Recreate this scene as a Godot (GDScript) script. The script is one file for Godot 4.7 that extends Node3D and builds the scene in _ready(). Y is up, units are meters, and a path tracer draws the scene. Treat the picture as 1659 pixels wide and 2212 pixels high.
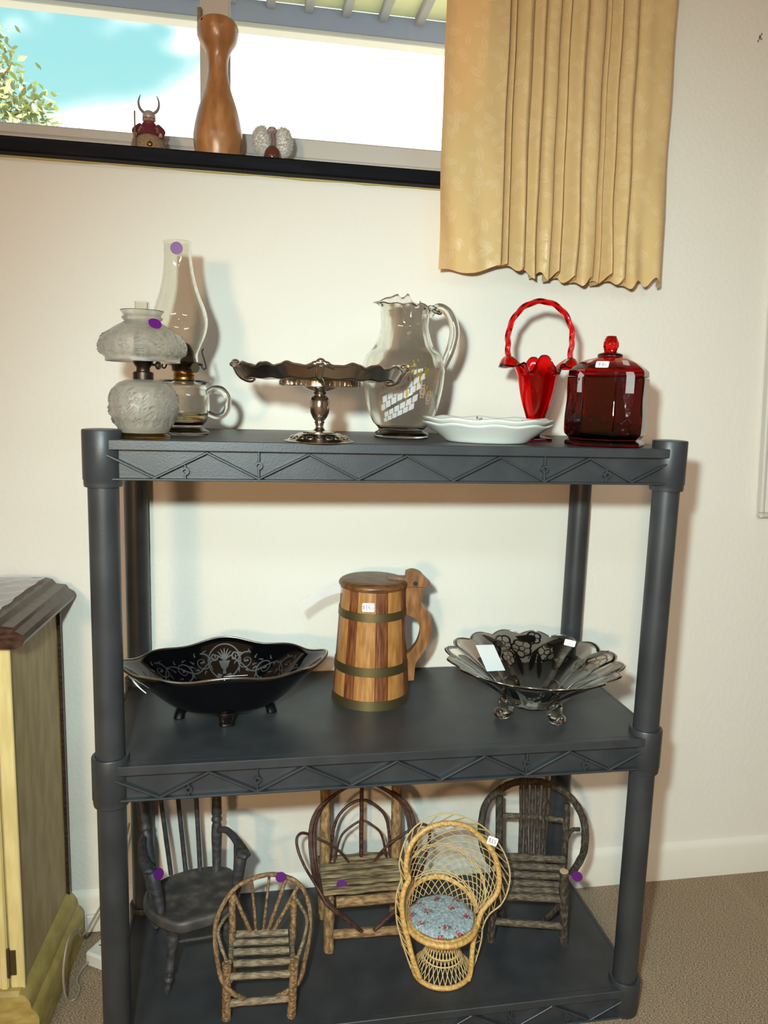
extends Node3D

const KEY := Color(0.765, 0.915, 1.0)
const FLASH := Vector3(-0.37, 1.22, 1.17)
const PANELS := [Vector3(-1.6, 2.45, 2.6), Vector3(1.0, 2.45, 2.9)]
const AIM := Vector3(0.42, 0.55, -0.3)
const WALL_Z := -0.342
const TOP_Y := 1.0
const MID_Y := 0.5222
const LOW_Y := 0.0565
var M := {}
var rng := RandomNumberGenerator.new()


# ---------------------------------------------------------------- mesh builder
class MB:
	var v := PackedVector3Array()
	var n := PackedVector3Array()
	var t := PackedVector2Array()
	var c := PackedColorArray()
	var idx := PackedInt32Array()
	var col := Color.WHITE

	func vert(p: Vector3, nn: Vector3, uv := Vector2.ZERO) -> int:
		v.append(p)
		n.append(nn)
		t.append(uv)
		c.append(col)
		return v.size() - 1

	func tri(a: int, b: int, d: int) -> void:
		idx.append_array([a, b, d])

	func quad(a: int, b: int, d: int, e: int) -> void:
		tri(a, b, d)
		tri(a, d, e)

	func flat(ps: Array, nn: Vector3) -> void:
		var k := v.size()
		for p in ps:
			vert(p, nn, Vector2(p.x, p.y))
		for i in range(1, ps.size() - 1):
			tri(k, k + i, k + i + 1)

	# chamfered box
	func box(at: Vector3, size: Vector3, bev := 0.0, bs := Basis.IDENTITY) -> void:
		var h := size / 2.0
		var b := minf(bev, minf(h.x, minf(h.y, h.z)) * 0.9)
		var ax := [Vector3.RIGHT, Vector3.UP, Vector3.BACK]
		for a in 3:
			var p: int = (a + 1) % 3
			var q: int = (a + 2) % 3
			for s in [-1.0, 1.0]:
				var o: Vector3 = ax[a] * h[a] * s
				var e: Vector3 = ax[p] * (h[p] - b)
				var f: Vector3 = ax[q] * (h[q] - b)
				flat([at + bs * (o - e - f), at + bs * (o + e - f), at + bs * (o + e + f), at + bs * (o - e + f)], bs * (ax[a] * s))
		if b <= 0.0:
			return
		for a in 3:
			var p: int = (a + 1) % 3
			var q: int = (a + 2) % 3
			for s in [-1.0, 1.0]:
				for r in [-1.0, 1.0]:
					var l: Vector3 = ax[a] * (h[a] - b)
					var u: Vector3 = ax[p] * h[p] * s + ax[q] * (h[q] - b) * r
					var w: Vector3 = ax[p] * (h[p] - b) * s + ax[q] * h[q] * r
					flat([at + bs * (u - l), at + bs * (u + l), at + bs * (w + l), at + bs * (w - l)], bs * (ax[p] * s + ax[q] * r).normalized())
		for x in [-1.0, 1.0]:
			for y in [-1.0, 1.0]:
				for z in [-1.0, 1.0]:
					var g := Vector3(x, y, z)
					flat([at + bs * (g * (h - Vector3(0, b, b))), at + bs * (g * (h - Vector3(b, 0, b))), at + bs * (g * (h - Vector3(b, b, 0)))], bs * g.normalized())

	# surface of revolution about +y of xf; the profile runs (radius, height) so that the solid lies on its left
	func lathe(prof: Array, segs := 40, xf := Transform3D.IDENTITY, crease := 0.7) -> void:
		var m := prof.size()
		var sn := []
		for i in m - 1:
			var d: Vector2 = prof[i + 1] - prof[i]
			sn.append(Vector2(d.y, -d.x).normalized())
		var rows := []
		for i in m - 1:
			for e in 2:
				var k := i + e
				var nn: Vector2 = sn[i]
				var o := k - 1 if e == 0 else k
				if o >= 0 and o < m - 1 and o != i and sn[o].dot(sn[i]) > crease:
					nn = (sn[o] + sn[i]).normalized()
				rows.append([prof[k], nn, float(k) / (m - 1)])
		var first := v.size()
		for r in rows:
			for j in segs + 1:
				var a := TAU * j / segs
				var dir := Vector3(sin(a), 0, cos(a))
				vert(xf * (dir * r[0].x + Vector3.UP * r[0].y), (xf.basis * (dir * r[1].x + Vector3.UP * r[1].y)).normalized(), Vector2(float(j) / segs, r[2]))
		for i in range(0, rows.size(), 2):
			for j in segs:
				var k := first + i * (segs + 1) + j
				if rows[i][0].x > 1e-6:
					tri(k, k + 1, k + segs + 2)
				if rows[i + 1][0].x > 1e-6:
					tri(k, k + segs + 2, k + segs + 1)

	# round bar along a path
	func tube(path: Array, rad, sides := 8, closed := false, caps := true) -> void:
		var m := path.size()
		var up := Vector3.ZERO
		var first := v.size()
		var run := 0.0
		var rings := m + 1 if closed else m
		for i in rings:
			var k := i % m
			var a: Vector3 = path[(k - 1 + m) % m] if closed or k > 0 else path[k]
			var b: Vector3 = path[(k + 1) % m] if closed or k < m - 1 else path[k]
			var d := (b - a).normalized()
			if up == Vector3.ZERO:
				up = Vector3.UP if absf(d.y) < 0.9 else Vector3.RIGHT
			up = (up - d * up.dot(d)).normalized()
			var sd := d.cross(up)
			var r: float = rad[k] if rad is Array else rad
			if i > 0:
				run += path[k].distance_to(path[(k - 1 + m) % m])
			for j in sides + 1:
				var an := TAU * j / sides
				var q := up * cos(an) + sd * sin(an)
				vert(path[k] + q * r, q, Vector2(float(j) / sides, run))
		for i in rings - 1:
			for j in sides:
				var k := first + i * (sides + 1) + j
				quad(k, k + 1, k + sides + 2, k + sides + 1)
		if caps and not closed:
			for e in 2:
				var k := first if e == 0 else first + (m - 1) * (sides + 1)
				var d: Vector3 = (path[0] - path[1]).normalized() if e == 0 else (path[m - 1] - path[m - 2]).normalized()
				var ps := []
				for j in sides:
					ps.append(v[k + j])
				flat(ps, d)

	# grid of points, smooth; the normal is along (next row) x (next column), turned round when flip is set
	func grid(rows: Array, wrap := false, flip := false) -> void:
		var m := rows.size()
		var w: int = rows[0].size()
		var first := v.size()
		var cols := w + 1 if wrap else w
		for i in m:
			for j in cols:
				var k := j % w
				var l: Vector3 = rows[i][(k - 1 + w) % w] if wrap or k > 0 else rows[i][k]
				var r: Vector3 = rows[i][(k + 1) % w] if wrap or k < w - 1 else rows[i][k]
				var d: Vector3 = rows[maxi(i - 1, 0)][k]
				var u: Vector3 = rows[mini(i + 1, m - 1)][k]
				var nn := (u - d).cross(r - l)
				if nn.length_squared() < 1e-18:
					var i2 := clampi(i, 1, m - 2)
					nn = Vector3.ZERO
					for q in w:
						nn += (rows[i2 + 1][q] - rows[i2 - 1][q]).cross(rows[i2][(q + 1) % w] - rows[i2][(q - 1 + w) % w])
				nn = nn.normalized() * (-1.0 if flip else 1.0)
				vert(rows[i][k], nn, Vector2(float(j) / (cols - 1), float(i) / (m - 1)))
		for i in m - 1:
			for j in cols - 1:
				var k := first + i * cols + j
				if v[k].distance_squared_to(v[k + 1]) > 1e-14:
					tri(k, k + 1, k + cols + 1)
				if v[k + cols].distance_squared_to(v[k + cols + 1]) > 1e-14:
					tri(k, k + cols + 1, k + cols)

	func ball(at: Vector3, r: Vector3, nu := 18, nv := 12, bs := Basis.IDENTITY) -> void:
		var first := v.size()
		for i in nv + 1:
			var b := PI * i / nv - PI / 2
			for j in nu + 1:
				var a := TAU * j / nu
				var d := Vector3(cos(b) * sin(a), sin(b), cos(b) * cos(a))
				vert(at + bs * (d * r), (bs * (d / r)).normalized(), Vector2(float(j) / nu, float(i) / nv))
		for i in nv:
			for j in nu:
				var k := first + i * (nu + 1) + j
				if i > 0:
					tri(k, k + 1, k + nu + 2)
				if i < nv - 1:
					tri(k, k + nu + 2, k + nu + 1)

	# a flat outline given in (x, y), thickened along z of xf
	func prism(poly: PackedVector2Array, z0: float, z1: float, xf := Transform3D.IDENTITY, smooth := 0.85) -> void:
		var tr := Geometry2D.triangulate_polygon(poly)
		for z in [z0, z1]:
			var nn: Vector3 = (xf.basis * Vector3(0, 0, 1 if z == maxf(z0, z1) else -1)).normalized()
			var k := v.size()
			for p in poly:
				vert(xf * Vector3(p.x, p.y, z), nn, p)
			for i in range(0, tr.size(), 3):
				tri(k + tr[i], k + tr[i + 1], k + tr[i + 2])
		var m := poly.size()
		var ccw := 1.0 if not Geometry2D.is_polygon_clockwise(poly) else -1.0
		var en := []
		for i in m:
			var d := poly[(i + 1) % m] - poly[i]
			en.append(Vector2(d.y, -d.x).normalized() * ccw)
		for i in m:
			var a: Vector2 = en[i]
			var pr: Vector2 = en[(i - 1 + m) % m]
			var nx: Vector2 = en[(i + 1) % m]
			var na: Vector2 = (a + pr).normalized() if a.dot(pr) > smooth else a
			var nb: Vector2 = (a + nx).normalized() if a.dot(nx) > smooth else a
			var p := poly[i]
			var q := poly[(i + 1) % m]
			var k := vert(xf * Vector3(p.x, p.y, z0), (xf.basis * Vector3(na.x, na.y, 0)).normalized())
			vert(xf * Vector3(q.x, q.y, z0), (xf.basis * Vector3(nb.x, nb.y, 0)).normalized())
			vert(xf * Vector3(q.x, q.y, z1), (xf.basis * Vector3(nb.x, nb.y, 0)).normalized())
			vert(xf * Vector3(p.x, p.y, z1), (xf.basis * Vector3(na.x, na.y, 0)).normalized())
			quad(k, k + 1, k + 2, k + 3)

	# a shape drawn on a surface f(u, v) -> point, lifted by off
	func nrm(f: Callable, u: float, w: float, side: float) -> Vector3:
		var e := 0.004
		return (f.call(u + e, w) - f.call(u - e, w)).cross(f.call(u, w + e) - f.call(u, w - e)).normalized() * side

	func patch(poly: PackedVector2Array, f: Callable, off: float, side := 1.0) -> void:
		var tr := Geometry2D.triangulate_polygon(poly)
		var k := v.size()
		for p in poly:
			var nn := nrm(f, p.x, p.y, side)
			vert(f.call(p.x, p.y) + nn * off, nn, p)
		for i in range(0, tr.size(), 3):
			tri(k + tr[i], k + tr[i + 1], k + tr[i + 2])

	func stroke(path: Array, wide: float, f: Callable, off: float, side := 1.0, taper := false) -> void:
		var m := path.size()
		var k := v.size()
		for i in m:
			var p: Vector2 = path[i]
			var nn := nrm(f, p.x, p.y, side)
			var a: Vector2 = path[maxi(i - 1, 0)]
			var b: Vector2 = path[mini(i + 1, m - 1)]
			var d: Vector3 = f.call(b.x, b.y) - f.call(a.x, a.y)
			var sd := nn.cross(d).normalized() * wide * 0.5 * (1.0 - 0.75 * i / (m - 1.0) if taper else 1.0)
			var at: Vector3 = f.call(p.x, p.y) + nn * off
			vert(at - sd, nn)
			vert(at + sd, nn)
		for i in m - 1:
			quad(k + 2 * i, k + 2 * i + 1, k + 2 * i + 3, k + 2 * i + 2)

	func mesh(mat: Material) -> ArrayMesh:
		# front faces run clockwise as the normals say
		for k in range(0, idx.size(), 3):
			var x := idx[k]
			var y := idx[k + 1]
			var z := idx[k + 2]
			if (v[y] - v[x]).cross(v[z] - v[x]).dot(n[x] + n[y] + n[z]) > 0.0:
				idx[k + 1] = z
				idx[k + 2] = y
		var a := []
		a.resize(Mesh.ARRAY_MAX)
		a[Mesh.ARRAY_VERTEX] = v
		a[Mesh.ARRAY_NORMAL] = n
		a[Mesh.ARRAY_TEX_UV] = t
		a[Mesh.ARRAY_COLOR] = c
		a[Mesh.ARRAY_INDEX] = idx
		var m := ArrayMesh.new()
		m.add_surface_from_arrays(Mesh.PRIMITIVE_TRIANGLES, a)
		m.surface_set_material(0, mat)
		return m


# ---------------------------------------------------------------- nodes
func thing(called: String, label: String, category: String, at := Vector3.ZERO, turn := 0.0, group := "") -> Node3D:
	var o := Node3D.new()
	o.name = called
	add_child(o, true)
	o.position = at
	o.rotation.y = turn
	tag(o, label, category, group)
	return o


func tag(o: Node3D, label: String, category: String, group := "") -> void:
	o.set_meta("label", label)
	o.set_meta("category", category)
	if group != "":
		o.set_meta("group", group)


func part(called: String, mb: MB, mat: Material, parent: Node3D = self, label := "") -> MeshInstance3D:
	var o := MeshInstance3D.new()
	o.name = called
	o.mesh = mb.mesh(mat)
	parent.add_child(o, true)
	if label != "":
		o.set_meta("label", label)
	return o


func struct(called: String, mb: MB, mat: Material, label := "") -> MeshInstance3D:
	var o := part(called, mb, mat, self, label)
	o.set_meta("kind", "structure")
	return o


func stuff(o: Node3D) -> Node3D:
	o.set_meta("kind", "stuff")
	return o


func v2(a: Array) -> PackedVector2Array:
	var p := PackedVector2Array()
	for i in range(0, a.size(), 2):
		p.append(Vector2(a[i], a[i + 1]))
	return p


func prof(a: Array) -> Array:
	return Array(v2(a))


func v3(a: Array) -> Array:
	var p := []
	for i in range(0, a.size(), 3):
		p.append(Vector3(a[i], a[i + 1], a[i + 2]))
	return p


func curve(pts: Array, step := 5, closed := false) -> Array:
	var out := []
	var m := pts.size()
	var segs := m if closed else m - 1
	for i in segs:
		var a = pts[(i - 1 + m) % m] if closed or i > 0 else pts[0]
		var b = pts[i]
		var d = pts[(i + 1) % m]
		var e = pts[(i + 2) % m] if closed or i < m - 2 else pts[m - 1]
		for k in step:
			out.append(b.cubic_interpolate(d, a, e, float(k) / step))
	if not closed:
		out.append(pts[m - 1])
	return out


# a smoothed lathe profile
func soft(a: Array, step := 4) -> Array:
	return curve(prof(a), step)


# a wall of glass: outer profile from the bottom centre up, then the same shape inset back down
func hollow(outer: Array, wall: float, floor_y: float) -> Array:
	var out: Array = [Vector2(0, outer[0].y)]
	out.append_array(outer)
	var m := outer.size()
	for i in range(m - 1, -1, -1):
		var d: Vector2 = outer[mini(i + 1, m - 1)] - outer[maxi(i - 1, 0)]
		var nn := Vector2(-d.y, d.x).normalized()
		var p: Vector2 = outer[i] + nn * wall
		if i == m - 1:
			p = outer[i] + Vector2(-wall, 0)
		if p.y < floor_y:
			continue
		p.x = maxf(p.x, 0.0005)
		out.append(p)
	out.append(Vector2(0, floor_y))
	return out


# a bar of natural wood: a tube whose path and thickness wander
func stick(mb: MB, path: Array, r: float, wob := 0.12, sides := 8, step := 4) -> void:
	var p := curve(path, step)
	if p.size() < 6:
		p = curve(path, 6)
	var rad := []
	for i in p.size():
		rad.append(r * (1.0 + rng.randf_range(-wob, wob)))
		if i > 0 and i < p.size() - 1:
			p[i] += Vector3(rng.randf_range(-1, 1), rng.randf_range(-1, 1), rng.randf_range(-1, 1)) * r * wob * 0.8
	mb.tube(p, rad, sides)


# ---------------------------------------------------------------- materials
func mat(c: Color, rough := 0.6, metal := 0.0) -> StandardMaterial3D:
	var m := StandardMaterial3D.new()
	m.albedo_color = c
	m.roughness = rough
	m.metallic = metal
	return m


func rgb8(r: int, g: int, b: int) -> Color:
	return Color8(r, g, b)


func noise(freq: float, sd: int, kind := FastNoiseLite.TYPE_SIMPLEX_SMOOTH, oct := 4) -> FastNoiseLite:
	var n := FastNoiseLite.new()
	n.noise_type = kind
	n.seed = sd
	n.frequency = freq
	n.fractal_octaves = oct
	return n


func ramp(cols: Array, offs: Array) -> Gradient:
	var g := Gradient.new()
	g.colors = PackedColorArray(cols)
	g.offsets = PackedFloat32Array(offs)
	return g


func ntex(n: FastNoiseLite, g: Gradient, size := 512, normal := false, bump := 4.0) -> NoiseTexture2D:
	var t := NoiseTexture2D.new()
	t.width = size
	t.height = size
	t.seamless = true
	t.noise = n
	t.color_ramp = g
	t.as_normal_map = normal
	t.bump_strength = bump
	return t


func wood(dark: Color, mid: Color, light: Color, scale: Vector3, rough := 0.6, sd := 1, relief := 0.0) -> StandardMaterial3D:
	var m := mat(Color.WHITE, rough)
	var n := noise(0.02, sd, FastNoiseLite.TYPE_SIMPLEX_SMOOTH, 5)
	m.albedo_texture = ntex(n, ramp([dark, mid, light], [0.2, 0.5, 0.8]), 256)
	m.uv1_triplanar = true
	m.uv1_scale = scale
	if relief > 0.0:
		m.heightmap_enabled = true
		m.heightmap_texture = ntex(n, ramp([Color.BLACK, Color.WHITE], [0.2, 0.8]), 256)
		m.heightmap_scale = relief
	return m


func glass(c: Color, rough := 0.0, ior := 0.05) -> StandardMaterial3D:
	var m := mat(Color(c.r, c.g, c.b, 0.0), rough)
	m.transparency = BaseMaterial3D.TRANSPARENCY_ALPHA
	m.refraction_enabled = true
	m.refraction_scale = ior
	m.metallic_specular = 0.5
	return m


func sheet(c: Color, a := 0.05, rough := 0.03) -> StandardMaterial3D:
	var m := mat(Color(c.r, c.g, c.b, a), rough)
	m.transparency = BaseMaterial3D.TRANSPARENCY_ALPHA
	return m


func leaf_image(size: int, base: Color, leaf: Color, count: int, sd: int, big: float) -> Image:
	var im := Image.create(size, size, false, Image.FORMAT_RGB8)
	im.fill(base)
	var r := RandomNumberGenerator.new()
	r.seed = sd
	for k in count:
		var cx := r.randf() * size
		var cy := r.randf() * size
		var a := r.randf() * TAU
		var L := big * r.randf_range(0.7, 1.2)
		var W := L * 0.45
		var ca := cos(a)
		var sa := sin(a)
		var q := int(L) + 1
		for y in range(-q, q + 1):
			for x in range(-q, q + 1):
				var u := (x * ca + y * sa) / L
				var w := (-x * sa + y * ca) / W
				var edge := 1.0 - u * u
				if absf(u) < 1.0 and absf(w) < edge:
					var vein := absf(w) < 0.12 or fposmod(u * 5.0 + absf(w) * 1.5, 1.0) < 0.22
					if not vein:
						im.set_pixel(posmod(int(cx) + x, size), posmod(int(cy) + y, size), leaf)
	return im


func paint_materials() -> void:
	# painted plaster
	M.wall = mat(rgb8(228, 221, 208), 0.85)
	M.wall.heightmap_enabled = true
	M.wall.heightmap_texture = ntex(noise(0.05, 3), ramp([Color.BLACK, Color.WHITE], [0, 1]), 512)
	M.wall.heightmap_scale = 0.06
	M.wall.uv1_triplanar = true
	M.wall.uv1_world_triplanar = true
	M.wall.uv1_scale = Vector3(3, 3, 3)
	M.unseen_side_wall = mat(rgb8(168, 150, 122), 0.85)  # walls out of view, tan chosen for a warm, weak bounce
	M.unseen_far_wall = mat(rgb8(104, 88, 70), 0.85)  # wall behind the viewer, darkened to dim its reflection in the glass
	M.ceiling = mat(rgb8(176, 164, 142), 0.9)  # out of view, darkened so the upper wall stays dim
	M.base = mat(rgb8(226, 220, 205), 0.55)
	M.frame = mat(rgb8(200, 194, 184), 0.45)
	M.sill = wood(rgb8(8, 8, 12), rgb8(12, 12, 17), rgb8(20, 20, 26), Vector3(1, 8, 8), 0.62, 5)
	M.sill.metallic_specular = 0.25
	M.putty = mat(rgb8(186, 172, 112), 0.9)
	# carpet
	M.carpet = mat(Color.WHITE, 1.0)
	M.carpet.albedo_texture = ntex(noise(0.06, 11, FastNoiseLite.TYPE_SIMPLEX, 5), ramp([rgb8(150, 122, 94), rgb8(208, 176, 142), rgb8(252, 226, 190)], [0.2, 0.5, 0.82]), 1024)
	M.carpet.heightmap_enabled = true
	M.carpet.heightmap_texture = ntex(noise(0.12, 12, FastNoiseLite.TYPE_SIMPLEX, 4), ramp([Color.BLACK, Color.WHITE], [0.15, 0.85]), 1024)
	M.carpet.heightmap_scale = 0.5
	M.carpet.uv1_triplanar = true
	M.carpet.uv1_world_triplanar = true
	M.carpet.uv1_scale = Vector3(3.0, 3.0, 7.0)
	# shelving plastic
	M.plastic = mat(Color.WHITE, 0.42)
	M.plastic.albedo_texture = ntex(noise(0.012, 21, FastNoiseLite.TYPE_SIMPLEX_SMOOTH, 4), ramp([rgb8(45, 46, 48), rgb8(51, 52, 54), rgb8(58, 59, 61)], [0.1, 0.5, 0.95]), 512)
	M.plastic.uv1_triplanar = true
	M.plastic.uv1_scale = Vector3(2, 2, 2)
	M.plastic.heightmap_enabled = true
	M.plastic.heightmap_texture = ntex(noise(0.25, 22), ramp([Color.BLACK, Color.WHITE], [0, 1]), 512)
	M.plastic.heightmap_scale = 0.012
	# curtain
	M.curtain = mat(Color.WHITE, 0.62)
	M.curtain.albedo_texture = ImageTexture.create_from_image(leaf_image(512, rgb8(232, 203, 142), rgb8(238, 212, 156), 110, 5, 30.0))
	M.curtain.roughness_texture = ImageTexture.create_from_image(leaf_image(512, Color(0.85, 0.85, 0.85), Color(0.36, 0.36, 0.36), 110, 5, 30.0))
	M.curtain.roughness = 1.0
	M.curtain.backlight_enabled = true
	M.curtain.backlight = Color(0.8, 0.46, 0.18)
	M.curtain.rim_enabled = true
	M.curtain.rim = 0.3
	# woods
	M.oak = wood(rgb8(104, 66, 34), rgb8(126, 82, 44), rgb8(148, 100, 58), Vector3(14, 3, 14), 0.4, 31)
	M.mill = wood(rgb8(150, 98, 58), rgb8(170, 116, 72), rgb8(188, 136, 90), Vector3(8, 2.5, 8), 0.28, 32)
	M.stave_pale = wood(rgb8(146, 96, 48), rgb8(168, 116, 62), rgb8(186, 134, 78), Vector3(22, 3, 22), 0.42, 33)
	M.stave_dark = wood(rgb8(76, 38, 20), rgb8(106, 58, 32), rgb8(138, 84, 48), Vector3(30, 3, 30), 0.42, 34)
	M.lid_wood = wood(rgb8(70, 40, 20), rgb8(104, 66, 34), rgb8(134, 92, 52), Vector3(6, 6, 24), 0.38, 35)
	M.twig = wood(rgb8(92, 66, 42), rgb8(132, 100, 66), rgb8(166, 134, 94), Vector3(22, 22, 22), 0.75, 41, 0.12)
	M.grey_twig = wood(rgb8(90, 74, 56), rgb8(126, 108, 84), rgb8(162, 144, 116), Vector3(10, 34, 34), 0.8, 42, 0.12)
	M.log = wood(rgb8(96, 70, 42), rgb8(142, 108, 70), rgb8(176, 142, 98), Vector3(24, 9, 24), 0.75, 43, 0.14)
	M.log_h = wood(rgb8(96, 70, 42), rgb8(142, 108, 70), rgb8(176, 142, 98), Vector3(8, 26, 26), 0.75, 43, 0.12)
	M.plank = wood(rgb8(88, 72, 50), rgb8(136, 114, 82), rgb8(172, 148, 110), Vector3(4, 22, 22), 0.8, 44, 0.1)
	M.vine = wood(rgb8(40, 20, 14), rgb8(66, 36, 26), rgb8(94, 58, 42), Vector3(18, 18, 18), 0.55, 45)
	M.bark = wood(rgb8(34, 27, 21), rgb8(58, 48, 38), rgb8(96, 84, 68), Vector3(26, 12, 26), 0.75, 46, 0.15)
	M.bark_pale = wood(rgb8(58, 48, 38), rgb8(92, 78, 62), rgb8(124, 108, 88), Vector3(10, 34, 34), 0.75, 47, 0.12)
	M.cut = mat(rgb8(196, 168, 124), 0.8)
	M.painted = wood(rgb8(40, 38, 40), rgb8(54, 52, 54), rgb8(74, 72, 72), Vector3(14, 14, 14), 0.55, 48)
	M.painted_seat = wood(rgb8(56, 54, 54), rgb8(68, 65, 63), rgb8(96, 86, 76), Vector3(5, 5, 5), 0.5, 49)
	M.cane = wood(rgb8(176, 128, 64), rgb8(206, 160, 92), rgb8(228, 190, 124), Vector3(30, 30, 30), 0.45, 50)
	M.cane_thin = mat(rgb8(206, 176, 122), 0.6)
	# metals
	M.silver = mat(rgb8(196, 188, 178), 0.16, 1.0)
	M.silver_dark = mat(rgb8(120, 114, 108), 0.22, 1.0)
	M.silver_foil = mat(rgb8(84, 82, 79), 0.42, 0.85)
	M.silver_line = mat(rgb8(178, 172, 160), 0.22, 1.0)
	M.brass_old = mat(rgb8(112, 100, 68), 0.48, 0.85)
	M.brass = mat(rgb8(150, 108, 56), 0.3, 1.0)
	M.burner = mat(rgb8(66, 54, 46), 0.4, 0.9)
	M.dark_iron = mat(rgb8(46, 38, 34), 0.45, 0.8)
	# glass
	M.clear = glass(Color(0.97, 0.97, 0.95))
	M.frost = glass(Color(0.96, 0.955, 0.93), 0.14)
	M.frost.albedo_color.a = 0.07
	M.frost.heightmap_enabled = true
	M.frost.heightmap_texture = ntex(noise(0.09, 60, FastNoiseLite.TYPE_SIMPLEX, 3), ramp([Color.BLACK, Color.WHITE], [0.2, 0.8]), 256)
	M.frost.heightmap_scale = 0.02
	M.frost.uv1_triplanar = true
	M.frost.uv1_scale = Vector3(30, 30, 30)
	M.amber = glass(Color(0.95, 0.68, 0.12), 0.05)
	M.oil = glass(Color(0.9, 0.86, 0.7), 0.0, 0.044)
	M.red_glass = glass(Color(0.94, 0.04, 0.05), 0.06)
	M.ruby = glass(Color(0.64, 0.008, 0.035), 0.02)
	M.pane = sheet(Color(0.9, 0.95, 0.97), 0.04, 0.02)
	M.black_glass = mat(rgb8(6, 6, 8), 0.06)
	M.black_glass.metallic_specular = 0.6
	M.ceramic = mat(rgb8(222, 222, 214), 0.18)
	M.paper = mat(rgb8(240, 238, 234), 0.7)
	M.ink = mat(rgb8(120, 84, 92), 0.8)
	M.purple = mat(rgb8(92, 16, 108), 0.42)
	M.tape = mat(Color(0.86, 0.84, 0.84, 0.42), 0.35)
	M.tape.transparency = BaseMaterial3D.TRANSPARENCY_ALPHA
	M.cord = mat(rgb8(150, 138, 120), 0.4)
	M.white_plastic = mat(rgb8(214, 210, 200), 0.45)
	M.tint = mat(Color.WHITE, 0.5)
	M.tint.vertex_color_use_as_albedo = true


func _ready() -> void:
	rng.seed = 77
	view_and_light()
	paint_materials()
	room()
	window_and_outside()
	lamps()
	shelving()
	curtain()
	cabinet()
	top_shelf()
	middle_shelf()
	chairs()
	sill_things()
	cords()


# ---------------------------------------------------------------- camera, sky, light
func sky_image() -> Image:
	var w := 1024
	var h := 512
	var im := Image.create(w, h, false, Image.FORMAT_RGBF)
	var n := noise(1.0, 9, FastNoiseLite.TYPE_SIMPLEX_SMOOTH, 5)
	for y in h:
		var el := PI * (0.5 - (y + 0.5) / h)
		for x in w:
			var az := TAU * (x + 0.5) / w
			if el <= 0.0:
				im.set_pixel(x, y, Color(0.34, 0.33, 0.3))
				continue
			var d := Vector3(sin(az) * cos(el), sin(el), cos(az) * cos(el))
			var up := sin(el)
			var blue := Color(0.40, 0.95, 0.94).lerp(Color(0.22, 0.55, 0.9), clampf((up - 0.25) * 1.2, 0, 1))
			blue = blue.lerp(Color(0.8, 1.0, 1.02), clampf(1.0 - up * 5.0, 0, 1))
			var q := n.get_noise_3d(d.x * 2.1 + 0.35, d.y * 4.2, d.z * 2.1 - 0.2) + 0.5 * n.get_noise_3d(d.x * 7.0, d.y * 11.0, d.z * 7.0) * 0.5
			# a bank of cumulus stands along the sky from north to east
			var bank := smoothstep(-0.012, 0.028, 0.295 + (d.x + 0.175) * 0.4 - up + q * 0.035 + 0.3 * smoothstep(-0.028, -0.014, d.x)) * smoothstep(1.0, 0.55, up)
			var cl := maxf(smoothstep(0.34, 0.6, q), bank)
			im.set_pixel(x, y, blue.lerp(Color(2.4, 2.4, 2.4), cl))
	return im


func view_and_light() -> void:
	var cam := Camera3D.new()
	cam.name = "camera"
	add_child(cam)
	cam.position = Vector3(-0.23195, 1.07171, 1.12154)
	cam.rotation_order = EULER_ORDER_YXZ
	cam.rotation = Vector3(-0.15226, -0.17956, 0.0293)
	cam.fov = 67.484
	cam.near = 0.02
	cam.far = 200.0
	cam.current = true
	var env := Environment.new()
	var sky := Sky.new()
	var ps := PanoramaSkyMaterial.new()
	ps.panorama = ImageTexture.create_from_image(sky_image())
	sky.sky_material = ps
	env.background_mode = Environment.BG_SKY
	env.sky = sky
	env.background_energy_multiplier = 1.0
	env.tonemap_mode = Environment.TONE_MAPPER_LINEAR
	env.tonemap_exposure = 1.03
	env.sdfgi_enabled = true
	env.ssao_enabled = true
	env.ssil_enabled = true
	var we := WorldEnvironment.new()
	we.name = "world"
	we.environment = env
	add_child(we)
	var sun := DirectionalLight3D.new()
	sun.name = "sun"
	sun.light_color = Color(1.0, 0.95, 0.86)
	sun.light_energy = 8.0
	sun.light_angular_distance = 0.6
	sun.shadow_enabled = true
	add_child(sun)
	sun.rotation = Vector3(deg_to_rad(-52.0), deg_to_rad(24.0), 0)
	var l := SpotLight3D.new()  # flash beside the camera, out of view; the main light
	l.name = "unseen_flash_light"
	l.light_color = Color(0.86, 0.963, 0.963)
	l.light_energy = 2.65
	l.light_size = 0.03
	l.spot_angle = 54.0
	l.spot_angle_attenuation = 1.0
	l.spot_range = 12.0
	l.spot_attenuation = 2.0
	l.shadow_enabled = true
	add_child(l)
	l.look_at_from_position(FLASH, AIM)
	for p in PANELS:
		var a := AreaLight3D.new()  # panels out of view, placed for glass highlights and shelf tops
		a.name = "unseen_panel_light"
		a.area_size = Vector2(1.2, 0.3)
		a.area_normalize_energy = true
		a.light_color = KEY
		a.light_energy = 2.5
		a.area_range = 12.0
		a.area_attenuation = 2.0
		a.shadow_enabled = true
		add_child(a, true)
		a.position = p + Vector3(0, -0.062, 0)
		a.rotation = Vector3(-PI / 2, 0, 0)


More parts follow.
